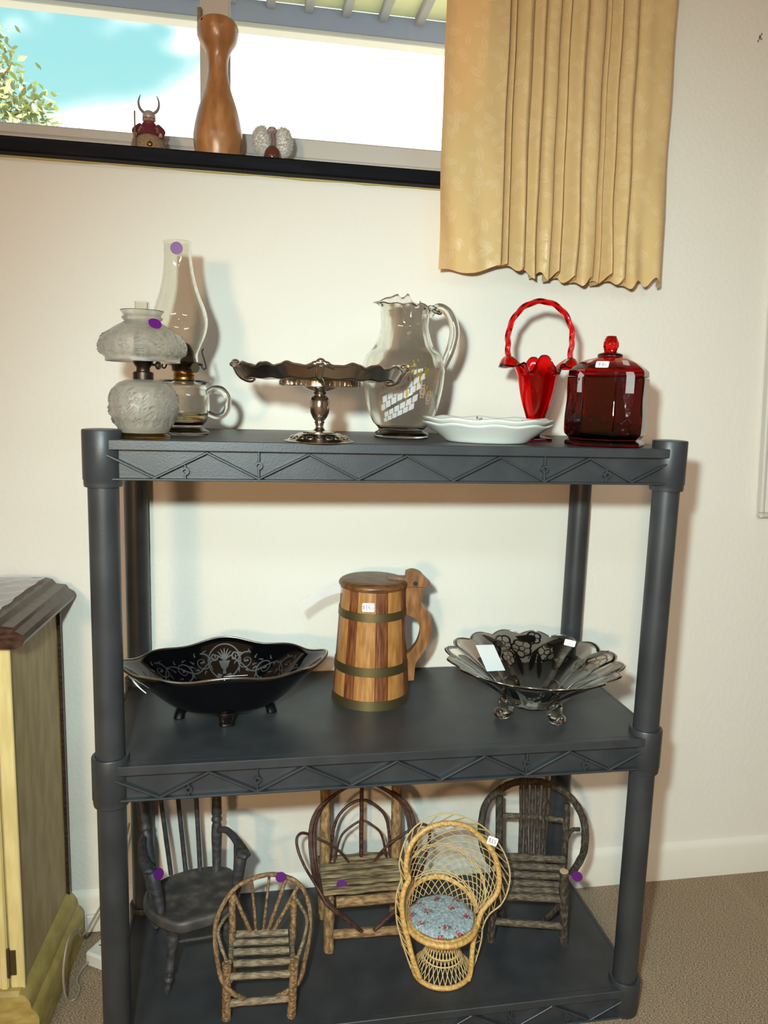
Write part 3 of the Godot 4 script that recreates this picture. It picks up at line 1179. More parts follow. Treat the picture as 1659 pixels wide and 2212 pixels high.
func small_lamp() -> void:
	var t := thing("oil_lamp", "small frosted glass oil lamp with embossed globe base and domed shade", "oil lamp", Vector3(-0.3755, TOP_Y, -0.0178))
	var a := MB.new()
	a.lathe(soft([0, 0, 0.0345, 0, 0.0362, 0.002, 0.0362, 0.0042, 0.034, 0.0078, 0.031, 0.0082, 0, 0.0082], 3), 48)
	part("base_ring", a, M.amber, t, "amber glass foot ring")
	var body := soft([0.0325, 0.0085, 0.0345, 0.0105, 0.0402, 0.0237, 0.0448, 0.0354, 0.0457, 0.051, 0.0422, 0.0674, 0.0372, 0.0745, 0.0312, 0.0790, 0.0215, 0.0822, 0.014, 0.0828], 10)
	body.push_front(Vector2(0.0005, 0.0085))
	part("font", embossed(body, 0.003, [[0.0575, 7, 0.0135, 0.2], [0.0385, 7, 0.0125, 0.65], [0.0240, 9, 0.0075, 0.1]], 0.0042), M.frost, t, "embossed frosted glass oil font")
	var c := MB.new()
	c.lathe(prof([0, 0.0815, 0.0138, 0.0815, 0.0142, 0.084, 0.0138, 0.0875, 0.0142, 0.09, 0.0138, 0.0925, 0.0094, 0.094, 0.0092, 0.099, 0.0105, 0.1005, 0.013, 0.104, 0.0143, 0.1085, 0.0200, 0.1095, 0.0200, 0.1105, 0, 0.111]), 36)
	part("burner", c, M.burner, t)
	var k := MB.new()
	k.tube([Vector3(0.012, 0.1035, 0.006), Vector3(0.0205, 0.1025, 0.009)], 0.0018, 8)
	k.lathe(prof([0, -0.002, 0.0052, -0.002, 0.006, 0, 0.0052, 0.002, 0, 0.002]), 18, Transform3D(Basis(Vector3(0, 1, 0), Vector3(0.93, 0, 0.36), Vector3(0.36, 0, -0.93)), Vector3(0.0215, 0.1025, 0.0092)))
	part("wick_knob", k, M.burner, t)
	var sh := soft([0.0507, 0.1067, 0.0512, 0.1135, 0.0560, 0.1185, 0.0577, 0.1235, 0.0577, 0.1304, 0.0520, 0.1425, 0.0405, 0.1520, 0.0290, 0.1590, 0.0243, 0.1623, 0.0262, 0.1642, 0.0277, 0.1665, 0.0262, 0.1690, 0.0250, 0.1700, 0.0275, 0.1740, 0.0297, 0.1770], 8)
	part("shade", embossed(sh, 0.0028, [[0.1295, 8, 0.0135, 0.3], [0.1195, 8, 0.0075, 0.7], [0.1415, 8, 0.0070, 0.7]], 0.0040), M.frost, t, "domed embossed frosted glass shade")
	var ch := MB.new()
	ch.lathe(hollow(prof([0.0100, 0.1105, 0.0125, 0.125, 0.0125, 0.14, 0.0101, 0.16, 0.0101, 0.1888]), 0.0014, 0.112), 36)
	part("chimney", ch, M.clear, t)
	dot(t, Vector3(0.0205, 0.1577, 0.0325), Vector3(0.32, 0.62, 0.72), 0.009)


func big_lamp() -> void:
	var t := thing("oil_lamp", "tall clear glass oil lamp with handled font and high chimney behind the small lamp", "oil lamp", Vector3(-0.329, TOP_Y, -0.140))
	var b := MB.new()
	var pr := [Vector2(0, 0)]
	pr.append_array(soft([0.0365, 0, 0.0378, 0.002, 0.0372, 0.006, 0.030, 0.010, 0.0285, 0.0135], 3))
	pr.append_array(soft([0.0335, 0.020, 0.0375, 0.030, 0.0392, 0.040, 0.0392, 0.0518, 0.0370, 0.066, 0.0335, 0.0755, 0.0355, 0.079, 0.0412, 0.0815, 0.0416, 0.0835, 0.0340, 0.0853, 0.0185, 0.0860], 3))
	pr.append_array(soft([0.0170, 0.0850, 0.0310, 0.0820, 0.0305, 0.0760, 0.0345, 0.0640, 0.0362, 0.0518, 0.0362, 0.040, 0.0345, 0.031, 0.0290, 0.0200, 0.0180, 0.0165, 0, 0.0165], 3))
	b.lathe(pr, 56, Transform3D.IDENTITY, 0.5)
	part("font", b, M.clear, t, "clear glass oil font")
	var o := MB.new()
	o.lathe(soft([0, 0.0168, 0.0180, 0.0168, 0.0288, 0.0203, 0.0340, 0.031, 0.0352, 0.0345, 0, 0.0345], 3), 48, Transform3D.IDENTITY, 0.5)
	part("lamp_oil", o, M.oil, t, "a little lamp oil in the font")
	var h := MB.new()
	h.tube(curve(v3([0.036, 0.066, 0.008, 0.046, 0.0725, 0.009, 0.058, 0.0715, 0.01, 0.0665, 0.061, 0.011, 0.0680, 0.047, 0.011, 0.0620, 0.034, 0.01, 0.051, 0.0295, 0.009, 0.0375, 0.034, 0.008]), 4), 0.0052, 12)
	part("handle", h, M.clear, t)
	var c := MB.new()
	c.lathe(prof([0.0, 0.0862, 0.0168, 0.0862, 0.0172, 0.089, 0.0162, 0.0905, 0.0172, 0.093, 0.0162, 0.0945, 0.0168, 0.0985, 0, 0.0985]), 36)
	part("collar", c, M.brass, t, "threaded brass collar")
	var br := MB.new()
	br.lathe(prof([0, 0.0985, 0.0185, 0.0985, 0.0195, 0.107, 0.0295, 0.1085, 0.0300, 0.1105, 0.0205, 0.1125, 0.0175, 0.1195, 0.0155, 0.1285, 0.0100, 0.1395, 0.0040, 0.1430, 0, 0.1432]), 36, Transform3D.IDENTITY, 0.8)
	part("burner", br, M.burner, t)
	var k := MB.new()
	k.tube([Vector3(0.008, 0.1035, 0.017), Vector3(0.018, 0.1035, 0.031)], 0.0016, 8)
	k.lathe(prof([0, -0.0015, 0.0068, -0.0015, 0.0075, 0, 0.0068, 0.0015, 0, 0.0015]), 20, Transform3D(Basis(Vector3(0, 1, 0), Vector3(0.5, 0, 0.86), Vector3(0.86, 0, -0.5)), Vector3(0.019, 0.1035, 0.032)))
	part("wick_knob", k, M.brass_old, t)
	for i in 4:
		var a := deg_to_rad(80.0 + 90.0 * i)
		var d := Vector3(sin(a), 0, cos(a))
		var p := MB.new()
		p.tube(curve([d * 0.027 + Vector3.UP * 0.109, d * 0.030 + Vector3.UP * 0.103, d * 0.034 + Vector3.UP * 0.1035, d * 0.034 + Vector3.UP * 0.109, d * 0.0315 + Vector3.UP * 0.118, d * 0.0285 + Vector3.UP * 0.129, d * 0.0305 + Vector3.UP * 0.134], 4), 0.0012, 8)
		part("prong", p, M.dark_iron, t)
	var ch := MB.new()
	var cp := soft([0.0248, 0.1120, 0.0250, 0.1250, 0.0300, 0.1370, 0.0385, 0.1560, 0.0420, 0.1746, 0.0398, 0.1900, 0.0365, 0.2003, 0.0300, 0.2180, 0.0253, 0.2366, 0.0220, 0.2560, 0.0206, 0.2727, 0.0203, 0.2850, 0.0209, 0.2935], 4)
	var full := []
	full.append_array(cp)
	for i in range(cp.size() - 1, -1, -1):
		full.append(Vector2(cp[i].x - 0.0016, cp[i].y))
	full.append(cp[0])
	ch.lathe(full, 64, Transform3D.IDENTITY, 0.4)
	var co := part("chimney", ch, M.clear, t, "tall clear bulged glass chimney")
	co.rotation.z = deg_to_rad(1.6)
	dot(t, Vector3(-0.0075, 0.2805, 0.0212), Vector3(-0.06, 0.0, 1.0), 0.0093)


func cake_stand() -> void:
	var t := thing("cake_stand", "silver pedestal cake stand with square scalloped plate between lamp and pitcher", "cake stand", Vector3(-0.1265, TOP_Y, -0.0118), -0.09)
	var f := MB.new()
	f.lathe(prof([0, 0, 0.0510, 0, 0.0512, 0.0012, 0.0470, 0.0020, 0.0458, 0.0035, 0.0400, 0.0072, 0.0330, 0.0110, 0.0315, 0.0122, 0.0245, 0.0128, 0.0245, 0.0146, 0.0110, 0.0165, 0.0070, 0.019, 0.0056, 0.0220, 0.0062, 0.0262, 0.0078, 0.0290, 0.0066, 0.0303, 0.0103, 0.0352, 0.0135, 0.0420, 0.0149, 0.0508, 0.0147, 0.0595, 0.0130, 0.0640, 0.0092, 0.0672, 0.0077, 0.0680, 0.0098, 0.0715, 0.0080, 0.0730, 0.0248, 0.0782, 0.0248, 0.0790, 0, 0.0792]), 56, Transform3D.IDENTITY, 0.75)
	for i in 18:
		var a := TAU * i / 18
		f.ball(Vector3(sin(a) * 0.0405, 0.0075, cos(a) * 0.0405), Vector3(0.0058, 0.0014, 0.0040), 12, 8, Basis(Vector3.UP, a) * Basis(Vector3.RIGHT, 0.55))
	part("pedestal", f, M.silver, t)
	# gallery of little pillars under the plate
	var g := MB.new()
	g.lathe(prof([0.0555, 0.0800, 0.0585, 0.0800, 0.0585, 0.0812, 0.0575, 0.0812, 0.0575, 0.0878, 0.0585, 0.0878, 0.0585, 0.0890, 0.0555, 0.0890, 0.0555, 0.0800]), 64)
	for i in 48:
		var a := TAU * i / 48
		g.box(Vector3(sin(a) * 0.0582, 0.0845, cos(a) * 0.0582), Vector3(0.0042, 0.0066, 0.0026), 0.0006, Basis(Vector3.UP, a))
	g.lathe(prof([0, 0.0788, 0.0555, 0.0800, 0.0555, 0.0890, 0, 0.0890]), 48)
	part("gallery_ring", g, M.silver, t, "pierced silver gallery under the plate")
	# square plate, corner to the front, raised wavy edge
	var half := 0.108
	var P := func(a: float, r: float) -> Vector3:
		var k := pow(pow(absf(cos(a + PI / 4)), 3.4) + pow(absf(sin(a + PI / 4)), 3.4), -1.0 / 3.4)
		var R := half * k * (1.0 + 0.012 * cos(16.0 * a))
		var lift := 0.0175 * pow(clampf((r - 0.905) / 0.095, 0.0, 1.0), 0.9)
		return Vector3(sin(a) * R * r, 0.0895 + lift + 0.0022 * cos(16.0 * a) * smoothstep(0.8, 1.0, r), cos(a) * R * r)
	var rows := []
	var rr := [0.002, 0.4, 0.7, 0.85, 0.905, 0.915, 0.93, 0.955, 0.98, 1.0]
	for r in rr:
		var row := []
		for j in 144:
			row.append(P.call(TAU * j / 144, r) + Vector3(0, 0.0016, 0))
		rows.append(row)
	for i in range(rr.size() - 1, -1, -1):
		var row := []
		for j in 144:
			row.append(P.call(TAU * j / 144, rr[i]))
		rows.append(row)
	var pl := MB.new()
	pl.grid(rows, true, false)
	part("plate", pl, M.silver, t)
	var rim := MB.new()
	var rp := []
	for j in 192:
		rp.append(P.call(TAU * j / 192, 1.0) + Vector3(0, 0.0008 + 0.0006 * sin(j * 1.3), 0))
	rim.tube(rp, 0.0018, 8, true)
	part("rim_bead", rim, M.silver, t)
	for i in 4:
		var a := TAU * i / 4
		var at: Vector3 = P.call(a, 0.96)
		var bs := Basis(Vector3.UP, a)
		var o := MB.new()
		o.tube(curve([at + bs * Vector3(-0.026, -0.001, -0.016), at + bs * Vector3(-0.012, 0.004, 0.0), at + bs * Vector3(-0.004, 0.008, 0.003), at + bs * Vector3(0, 0.0105, 0.0), at + bs * Vector3(0.004, 0.008, 0.003), at + bs * Vector3(0.012, 0.004, 0.0), at + bs * Vector3(0.026, -0.001, -0.016)], 4), 0.0034, 8)
		o.ball(at + bs * Vector3(0, 0.0095, 0.001), Vector3(0.006, 0.0045, 0.005), 12, 8)
		o.ball(at + bs * Vector3(-0.007, 0.006, 0.003), Vector3(0.006, 0.004, 0.004), 12, 8)
		o.ball(at + bs * Vector3(0.007, 0.006, 0.003), Vector3(0.006, 0.004, 0.004), 12, 8)
		o.tube(curve([at + bs * Vector3(0, 0.004, 0.0), at + bs * Vector3(-0.002, -0.008, -0.006), at + bs * Vector3(0.001, -0.015, -0.017), at + bs * Vector3(0.002, -0.014, -0.025), at + bs * Vector3(0.001, -0.009, -0.021)], 4), [0.006, 0.006, 0.0055, 0.0055, 0.005, 0.005, 0.0045, 0.0042, 0.004, 0.004, 0.0038, 0.0036, 0.0034, 0.0032, 0.003, 0.003, 0.003], 10)
		part("corner_scroll", o, M.silver, t, "cast silver scroll at a plate corner")


func pitcher() -> void:
	var t := thing("pitcher", "clear glass pitcher with ruffled rim, looped handle and painted decoration", "pitcher", Vector3(0.0255, TOP_Y, -0.155))
	var R := soft([0.0386, 0.0150, 0.0430, 0.0200, 0.0508, 0.0287, 0.0596, 0.0500, 0.0665, 0.0795, 0.0693, 0.1087, 0.0683, 0.1203, 0.0625, 0.1365, 0.0495, 0.1515, 0.0405, 0.1780, 0.0399, 0.1917, 0.0415, 0.2080], 5)
	var seg := 128
	# a point on the wall: fluted body, then a mouth pulled into a spout at left and ruffled elsewhere
	var S := func(a: float, q: float, inset: float) -> Vector3:
		var m := R.size()
		var k := clampf(q, 0.0, 1.0) * (m - 1)
		var i := mini(int(k), m - 2)
		var p: Vector2 = R[i].lerp(R[i + 1], k - i)
		var r := (p.x - inset) * (1.0 - 0.012 * absf(sin(5.0 * a)) * smoothstep(0.1, 0.3, q))
		return Vector3(sin(a) * r, p.y, cos(a) * r)
	var mouth := func(a: float, q: float, inset: float) -> Vector3:
		var base: Vector3 = S.call(a, 1.0, inset)
		var d := Vector3(sin(a), 0, cos(a))
		var left := pow(maxf(0.0, -sin(a)), 3.0)
		var right := pow(maxf(0.0, sin(a)), 2.0)
		var back := pow(maxf(0.0, -cos(a)), 2.0)
		var ruf := 0.18 + 0.82 * smoothstep(-0.25, 0.55, sin(a) * 0.9 - cos(a) * 0.15)
		var curl := exp(-pow((a - PI * 1.5) / 0.35, 2.0))
		var out := q * q * (0.003 + 0.013 * right + 0.010 * left) + q * q * 0.0062 * ruf * sin(13.0 * a)
		var y := q * (0.012 + 0.019 * back - 0.004 * maxf(0.0, cos(a)) - 0.010 * right * q) + q * q * 0.0052 * ruf * cos(13.0 * a + 0.7) + curl * q * (1.0 - q) * 0.02
		return base + d * out + Vector3(0, y, 0)
	var rows := []
	var foot := prof([0.0005, 0.0, 0.0445, 0.0, 0.0461, 0.002, 0.0461, 0.007, 0.0440, 0.0098, 0.0390, 0.0122])
	for p in foot:
		var row := []
		for j in seg:
			var a := TAU * j / seg
			row.append(Vector3(sin(a) * p.x, p.y, cos(a) * p.x))
		rows.append(row)
	for i in 60:
		var row := []
		for j in seg:
			row.append(S.call(TAU * j / seg, i / 59.0, 0.0))
		rows.append(row)
	for i in range(1, 9):
		var row := []
		for j in seg:
			row.append(mouth.call(TAU * j / seg, i / 8.0, 0.0))
		rows.append(row)
	for i in range(8, 0, -1):
		var row := []
		for j in seg:
			row.append(mouth.call(TAU * j / seg, i / 8.0, 0.0022) + Vector3(0, 0.0004, 0))
		rows.append(row)
	for i in range(59, 3, -1):
		var row := []
		for j in seg:
			row.append(S.call(TAU * j / seg, i / 59.0, 0.0026))
		rows.append(row)
	var last := []
	for j in seg:
		var a := TAU * j / seg
		last.append(Vector3(sin(a) * 0.0005, 0.0205, cos(a) * 0.0005))
	rows.append(last)
	var b := MB.new()
	b.grid(rows, true, true)
	part("body", b, M.clear, t)
	var h := MB.new()
	var hp := curve(v3([0.040, 0.2020, 0.0, 0.052, 0.2160, 0.004, 0.066, 0.2130, 0.007, 0.078, 0.1980, 0.009, 0.083, 0.1760, 0.010, 0.0795, 0.1530, 0.010, 0.0735, 0.1340, 0.008, 0.0690, 0.1180, 0.005]), 4)
	var hr := []
	for i in hp.size():
		hr.append(lerpf(0.0062, 0.0088, smoothstep(0.0, 0.6, float(i) / hp.size())) if i < hp.size() - 5 else lerpf(0.0088, 0.005, (i - hp.size() + 5) / 5.0))
	h.tube(hp, hr, 14)
	part("handle", h, M.clear, t, "looped clear glass handle")
	# painted decoration on the front
	var f := func(u: float, w: float) -> Vector3:
		return S.call(u, w, -0.0004)
	var wh := MB.new()
	for r in 5:
		for c in 7:
			var u0 := -0.80 + c * 0.155 + (0.07 if r % 2 == 1 else 0.0)
			var w0 := 0.17 + r * 0.042 + c * 0.018
			if c == 6 and r < 2:
				continue
			wh.patch(v2([u0, w0, u0 + 0.14, w0 + 0.014, u0 + 0.14, w0 + 0.046, u0 + 0.01, w0 + 0.032]), f, 0.0003)
	part("white_decoration", wh, mat(rgb8(176, 172, 168), 0.8), t, "white enamel brickwork decoration")
	var go := MB.new()
	for i in 34:
		var u := rng.randf_range(-0.15, 0.75)
		var w := rng.randf_range(0.34, 0.6) - absf(u - 0.2) * 0.12
		var s := rng.randf_range(0.012, 0.03)
		var pl := PackedVector2Array()
		for k in 7:
			var a := TAU * k / 7
			pl.append(Vector2(u + cos(a) * s * rng.randf_range(0.5, 1.3) * 1.3, w + sin(a) * s * rng.randf_range(0.4, 1.0)))
		if Geometry2D.triangulate_polygon(pl).size() > 0:
			go.patch(pl, f, 0.0004)
	part("gold_decoration", go, mat(rgb8(176, 140, 44), 0.4, 0.6), t, "gold painted sprigs")
	var fl := MB.new()
	for q in [[0.3, 0.36], [0.5, 0.33], [0.85, 0.55], [0.8, 0.45]]:
		for ring in [0.055, 0.03]:
			var pth := []
			for k in 25:
				var a := TAU * k / 24
				var rr: float = ring * (1.0 + 0.16 * cos(6.0 * a))
				pth.append(Vector2(q[0] + cos(a) * rr * 1.2, q[1] + sin(a) * rr * 0.55))
			fl.stroke(pth, 0.0016, f, 0.0005)
	part("flower_outline", fl, mat(rgb8(150, 126, 112), 0.6), t)


func dishes() -> void:
	for i in 2:
		var t := thing("serving_dish", ["lower white scalloped china dish of the stacked pair", "upper white scalloped china dish with small mauve flower sprigs"][i], "dish", Vector3(0.150, TOP_Y + i * 0.0078, -0.074), -0.15, "stacked white china dishes")
		var P := func(a: float, r: float) -> Vector3:
			var wv := cos(10.0 * a) * smoothstep(0.55, 1.0, r)
			var R := 0.1035 * (1.0 + 0.018 * wv)
			var q := maxf(0.0, (r - 0.62) / 0.38)
			return Vector3(sin(a) * R * r, 0.003 + 0.0275 * pow(q, 0.85) + 0.0013 * wv, cos(a) * R * r * 0.86)
		var rr := [0.003, 0.35, 0.62, 0.66, 0.72, 0.8, 0.88, 0.95, 1.0]
		var rows := []
		for r in [0.003, 0.5, 0.6]:
			var row := []
			for j in 120:
				var a := TAU * j / 120
				row.append(P.call(a, r) + Vector3(0, -0.0028, 0))
			rows.append(row)
		for r in [0.625, 0.66, 0.72, 0.8, 0.88, 0.95, 1.0]:
			var row := []
			for j in 120:
				var a := TAU * j / 120
				var p: Vector3 = P.call(a, r)
				row.append(p + Vector3(0, -0.0012 - 0.0012 * (1.0 - r), 0) + Vector3(p.x, 0, p.z).normalized() * 0.0015)
			rows.append(row)
		for k in range(rr.size() - 1, -1, -1):
			var row := []
			for j in 120:
				row.append(P.call(TAU * j / 120, rr[k]) + Vector3(0, 0.0008, 0))
			rows.append(row)
		var b := MB.new()
		b.grid(rows, true, true)
		part("dish_body", b, M.ceramic, t)
		if i == 1:
			var f := func(u: float, w: float) -> Vector3:
				return P.call(u, w) + Vector3(0, 0.0009, 0)
			var s := MB.new()
			for k in 9:
				var u0 := TAU * k / 9 + 0.25
				for m in 9:
					var u := u0 + rng.randf_range(-0.16, 0.16)
					var w := rng.randf_range(0.80, 0.95)
					s.col = [Color(0.3, 0.16, 0.2), Color(0.4, 0.24, 0.3), Color(0.26, 0.3, 0.18)][m % 3]
					var d := rng.randf_range(0.02, 0.038)
					var a := rng.randf() * TAU
					var pl := PackedVector2Array()
					for e in 6:
						var an := TAU * e / 6
						pl.append(Vector2(u, w) + Vector2(cos(an) * d * 1.6, sin(an) * d * 0.6).rotated(a) * Vector2(1, 0.8))
					s.patch(pl, f, 0.0002, -1.0)
			part("flower_print", s, M.tint, t, "mauve flower sprigs printed inside the rim")


func basket_vase() -> void:
	var t := thing("glass_basket", "red glass basket vase with ruffled rim and twisted arch handle", "glass basket", Vector3(0.2545, TOP_Y, -0.134), -0.12)
	var R := soft([0.0125, 0.0250, 0.0150, 0.0350, 0.0190, 0.0477, 0.0245, 0.0629, 0.0290, 0.0800, 0.0318, 0.0950, 0.0338, 0.1090], 4)
	var seg := 96
	var flare := func(a: float, q: float, inset: float) -> Vector3:
		var side := absf(sin(a))
		var ear := smoothstep(0.60, 0.95, side)
		var dip := exp(-pow((side - 0.50) / 0.19, 2.0))
		var e := Vector2(0.0385 + 0.0265 * ear + 0.011 * dip, lerpf(0.143 - 0.031 * dip, 0.1225, smoothstep(0.62, 0.82, side)))
		var top := smoothstep(0.72, 1.0, side)
		var m := Vector2(lerpf(0.0345, 0.0560, top), lerpf((0.109 + e.y) / 2.0 + 0.004, 0.163, top))
		var b0 := Vector2(0.0338, 0.1090)
		var p := b0.lerp(m, q).lerp(m.lerp(e, q), q)
		var tn := (m - b0).lerp(e - m, q).normalized()
		p -= Vector2(tn.y, -tn.x) * inset
		return Vector3(sin(a), 0, cos(a)) * p.x + Vector3(0, p.y, 0)
	var rows := []
	for p in prof([0.0003, 0.0118, 0.0090, 0.0118, 0.0100, 0.0160, 0.0112, 0.021]):
		var row := []
		for j in seg:
			var a := TAU * j / seg
			row.append(Vector3(sin(a) * p.x, p.y, cos(a) * p.x))
		rows.append(row)
	for p in R:
		var row := []
		for j in seg:
			var a := TAU * j / seg
			var r: float = p.x * (1.0 - 0.012 * absf(sin(4.0 * a)))
			row.append(Vector3(sin(a) * r, p.y, cos(a) * r))
		rows.append(row)
	for i in range(1, 11):
		var row := []
		for j in seg:
			row.append(flare.call(TAU * j / seg, i / 10.0, 0.0))
		rows.append(row)
	for i in range(10, 0, -1):
		var row := []
		for j in seg:
			row.append(flare.call(TAU * j / seg, i / 10.0, 0.0026))
		rows.append(row)
	for i in range(R.size() - 1, -1, -1):
		var row := []
		for j in seg:
			var a := TAU * j / seg
			var r: float = maxf(R[i].x - 0.003, 0.0004)
			row.append(Vector3(sin(a) * r, R[i].y + 0.001, cos(a) * r))
		rows.append(row)
	var last := []
	for j in seg:
		last.append(Vector3(0.0002 * sin(TAU * j / seg), 0.0245, 0.0002 * cos(TAU * j / seg)))
	rows.append(last)
	var b := MB.new()
	b.grid(rows, true, true)
	part("bowl", b, M.red_glass, t, "tapered red glass bowl with ruffled ears")
	var f := MB.new()
	var fr := []
	for q in [[0.0002, 0.0], [0.0262, 0.0], [0.0268, 0.001], [0.0268, 0.0045], [0.0255, 0.0058], [0.018, 0.0085], [0.0095, 0.012], [0.0002, 0.012]]:
		var row := []
		for j in 64:
			var a := TAU * j / 64
			var k := pow(pow(absf(cos(a)), 7.0) + pow(absf(sin(a)), 7.0), -1.0 / 7.0)
			k = lerpf(1.0, k, smoothstep(0.012, 0.022, q[0]))
			row.append(Vector3(sin(a) * q[0] * k, q[1], cos(a) * q[0] * k))
		fr.append(row)
	f.grid(fr, true, true)
	part("foot", f, M.red_glass, t, "square red glass foot")
	# twisted handle
	var hp := []
	var n := 150
	var path := []
	for i in 24:
		path.append(Vector3(-lerpf(0.0525, 0.0548, smoothstep(0.0, 1.0, i / 24.0)), lerpf(0.131, 0.172, i / 24.0), 0))
	for i in 91:
		var th := PI * (1.0 - i / 90.0)
		path.append(Vector3(cos(th) * 0.0548, 0.172 + sin(th) * 0.061, 0))
	for i in 24:
		path.append(Vector3(lerpf(0.0548, 0.0525, smoothstep(0.0, 1.0, (i + 1) / 24.0)), lerpf(0.172, 0.131, (i + 1) / 24.0), 0))
	var h := MB.new()
	var rws := []
	for i in path.size():
		var d: Vector3 = (path[mini(i + 1, path.size() - 1)] - path[maxi(i - 1, 0)]).normalized()
		var sd := Vector3.BACK
		var up := sd.cross(d).normalized()
		var row := []
		for j in 24:
			var a := TAU * j / 24
			var r := 0.0045 * (1.0 + 0.17 * cos(3.0 * (a - i * 0.16)))
			row.append(path[i] + up * cos(a) * r + sd * sin(a) * r)
		rws.append(row)
	h.grid(rws, true, true)
	for q in h.n.size():
		var c: Vector3 = path[mini(q / 25, path.size() - 1)]
		if h.n[q].dot(h.v[q] - c) < 0:
			h.n[q] = -h.n[q]
	part("handle", h, M.red_glass, t, "twisted rope red glass handle")


func jar() -> void:
	var t := thing("covered_jar", "dark ruby glass faceted jar with taped lid at the top shelf's right end", "jar", Vector3(0.3405, TOP_Y, -0.047), 0.12)
	var seg := 360
	var oct := func(a: float) -> float:
		var s := fposmod(a + PI / 8, PI / 4) - PI / 8
		return minf(1.0 / cos(s), 1.075)
	var P := func(a: float, p: Vector2, rough: float) -> Vector3:
		var r := p.x * lerpf(1.0, oct.call(a) * 0.965, smoothstep(0.02, 0.04, p.x))
		# grapes and leaves moulded on every other face
		var s := fposmod(a + PI / 4, PI / 2) - PI / 4
		var w := s * p.x
		var h := 0.0
		if p.y > 0.048 and p.y < 0.109 and absf(w) < lerpf(0.002, 0.016, (p.y - 0.048) / 0.06):
			var row := roundf((p.y - 0.048) / 0.0056)
			var sh := 0.0033 if int(row) % 2 == 1 else 0.0
			var cx := roundf((w - sh) / 0.0066) * 0.0066 + sh
			var d2 := (Vector2(w - cx, p.y - 0.048 - row * 0.0056) / 0.0034).length_squared()
			h = 0.0026 * sqrt(maxf(0.0, 1.0 - d2))
		elif p.y > 0.017 and p.y <= 0.05:
			var le := 1.0 - pow(absf(w) / (0.0165 * (0.72 + 0.28 * cos(p.y * 520.0))), 2.0) - pow((p.y - 0.033) / 0.017, 2.0)
			h = 0.0018 * clampf(le * 2.0, 0.0, 1.0) * (0.7 + 0.3 * cos((absf(w) - (p.y - 0.033)) * 1500.0))
		r += rough * h
		return Vector3(sin(a) * r, p.y, cos(a) * r)
	var rows := []
	var outer := prof([0.0004, 0, 0.0595, 0, 0.0612, 0.0015, 0.0612, 0.0062, 0.0590, 0.0078, 0.0553, 0.0100, 0.0560, 0.0125])
	outer.append_array(curve(prof([0.0600, 0.0160, 0.0628, 0.0220, 0.0634, 0.0430, 0.0624, 0.0600, 0.0616, 0.0740, 0.0620, 0.0900, 0.0622, 0.1060, 0.0612, 0.1085]), 14))
	for p in outer:
		var row := []
		for j in seg:
			row.append(P.call(TAU * j / seg, p, 1.0))
		rows.append(row)
	for q in [[0.0575, 0.1088], [0.0572, 0.105], [0.057, 0.08], [0.057, 0.05], [0.056, 0.024], [0.048, 0.0175], [0.0004, 0.0165]]:
		var row := []
		for j in seg:
			row.append(P.call(TAU * j / seg, Vector2(q[0], q[1]), 0.0))
		rows.append(row)
	var b := MB.new()
	b.grid(rows, true, true)
	part("jar_body", b, M.ruby, t, "faceted ruby glass body with moulded grapes")
	var l := Node3D.new()
	l.name = "lid"
	t.add_child(l)
	var lr := []
	for q in [[0.0004, 0.1095], [0.053, 0.1095], [0.0605, 0.1098], [0.0612, 0.1112], [0.0608, 0.1185], [0.056, 0.1235], [0.046, 0.1310], [0.0345, 0.1365], [0.0200, 0.1402], [0.0197, 0.1415], [0.0197, 0.1447], [0.0175, 0.1462], [0.0097, 0.1490], [0.0004, 0.1492]]:
		var row := []
		for j in seg:
			row.append(P.call(TAU * j / seg, Vector2(q[0], q[1]), 0.0))
		lr.append(row)
	var lb := MB.new()
	lb.grid(lr, true, true)
	part("lid_dome", lb, M.ruby, l)
	var k := MB.new()
	var kr := []
	for p in soft([0.0003, 0.1488, 0.0088, 0.1492, 0.0096, 0.1510, 0.0116, 0.1580, 0.0113, 0.1640, 0.0085, 0.1710, 0.0066, 0.1738, 0.0003, 0.1742], 4):
		var row := []
		for j in 40:
			var a := TAU * j / 40
			var r: float = p.x * (1.0 + 0.09 * sin(7.0 * a + p.y * 900.0) * sin(p.y * 1100.0))
			row.append(Vector3(sin(a) * r, p.y, cos(a) * r))
		kr.append(row)
	k.grid(kr, true, true)
	part("finial", k, M.red_glass, l, "knobbly red glass finial")
	# tape and price on the lid
	for q in [[-1.30, 0.0125], [-0.03, 0.0145]]:
		var tp := MB.new()
		var hw: float = q[1] / 2 / 0.062
		var f := func(u: float, w: float) -> Vector3:
			var y := lerpf(0.084, 0.133, w)
			var r := 0.0632 if y < 0.112 else lerpf(0.0632, 0.043, (y - 0.112) / 0.021)
			return Vector3(sin(u) * r, y if y < 0.112 else lerpf(0.112, 0.1345, (y - 0.112) / 0.021), cos(u) * r)
		var rw := []
		for i in 12:
			var row := []
			for j in 3:
				row.append(f.call(q[0] + (j - 1) * hw, i / 11.0))
			rw.append(row)
		tp.grid(rw, false, false)
		part("tape", tp, M.tape, t, "strip of cloudy adhesive tape holding the lid")
	var nn := Vector3(-0.62, 0.72, 0.62).normalized()
	var x := Vector3.UP.cross(nn).normalized()
	sticker(t, Vector3(-0.0365, 0.1270, 0.0365), Basis(x, nn.cross(x), nn), 0.02, 0.0125, "$45")


# ---------------------------------------------------------------- middle shelf
func middle_shelf() -> void:
	black_bowl()
	mug()
	glass_bowl()


func spiral(c: Vector2, r0: float, turns: float, dir: float, start: float, sq: Vector2) -> Array:
	var out := []
	for i in 26:
		var q := i / 25.0
		var a := start + dir * TAU * turns * q
		var r := r0 * (1.0 - 0.82 * q)
		out.append(c + Vector2(cos(a), sin(a)) * r * sq)
	return out


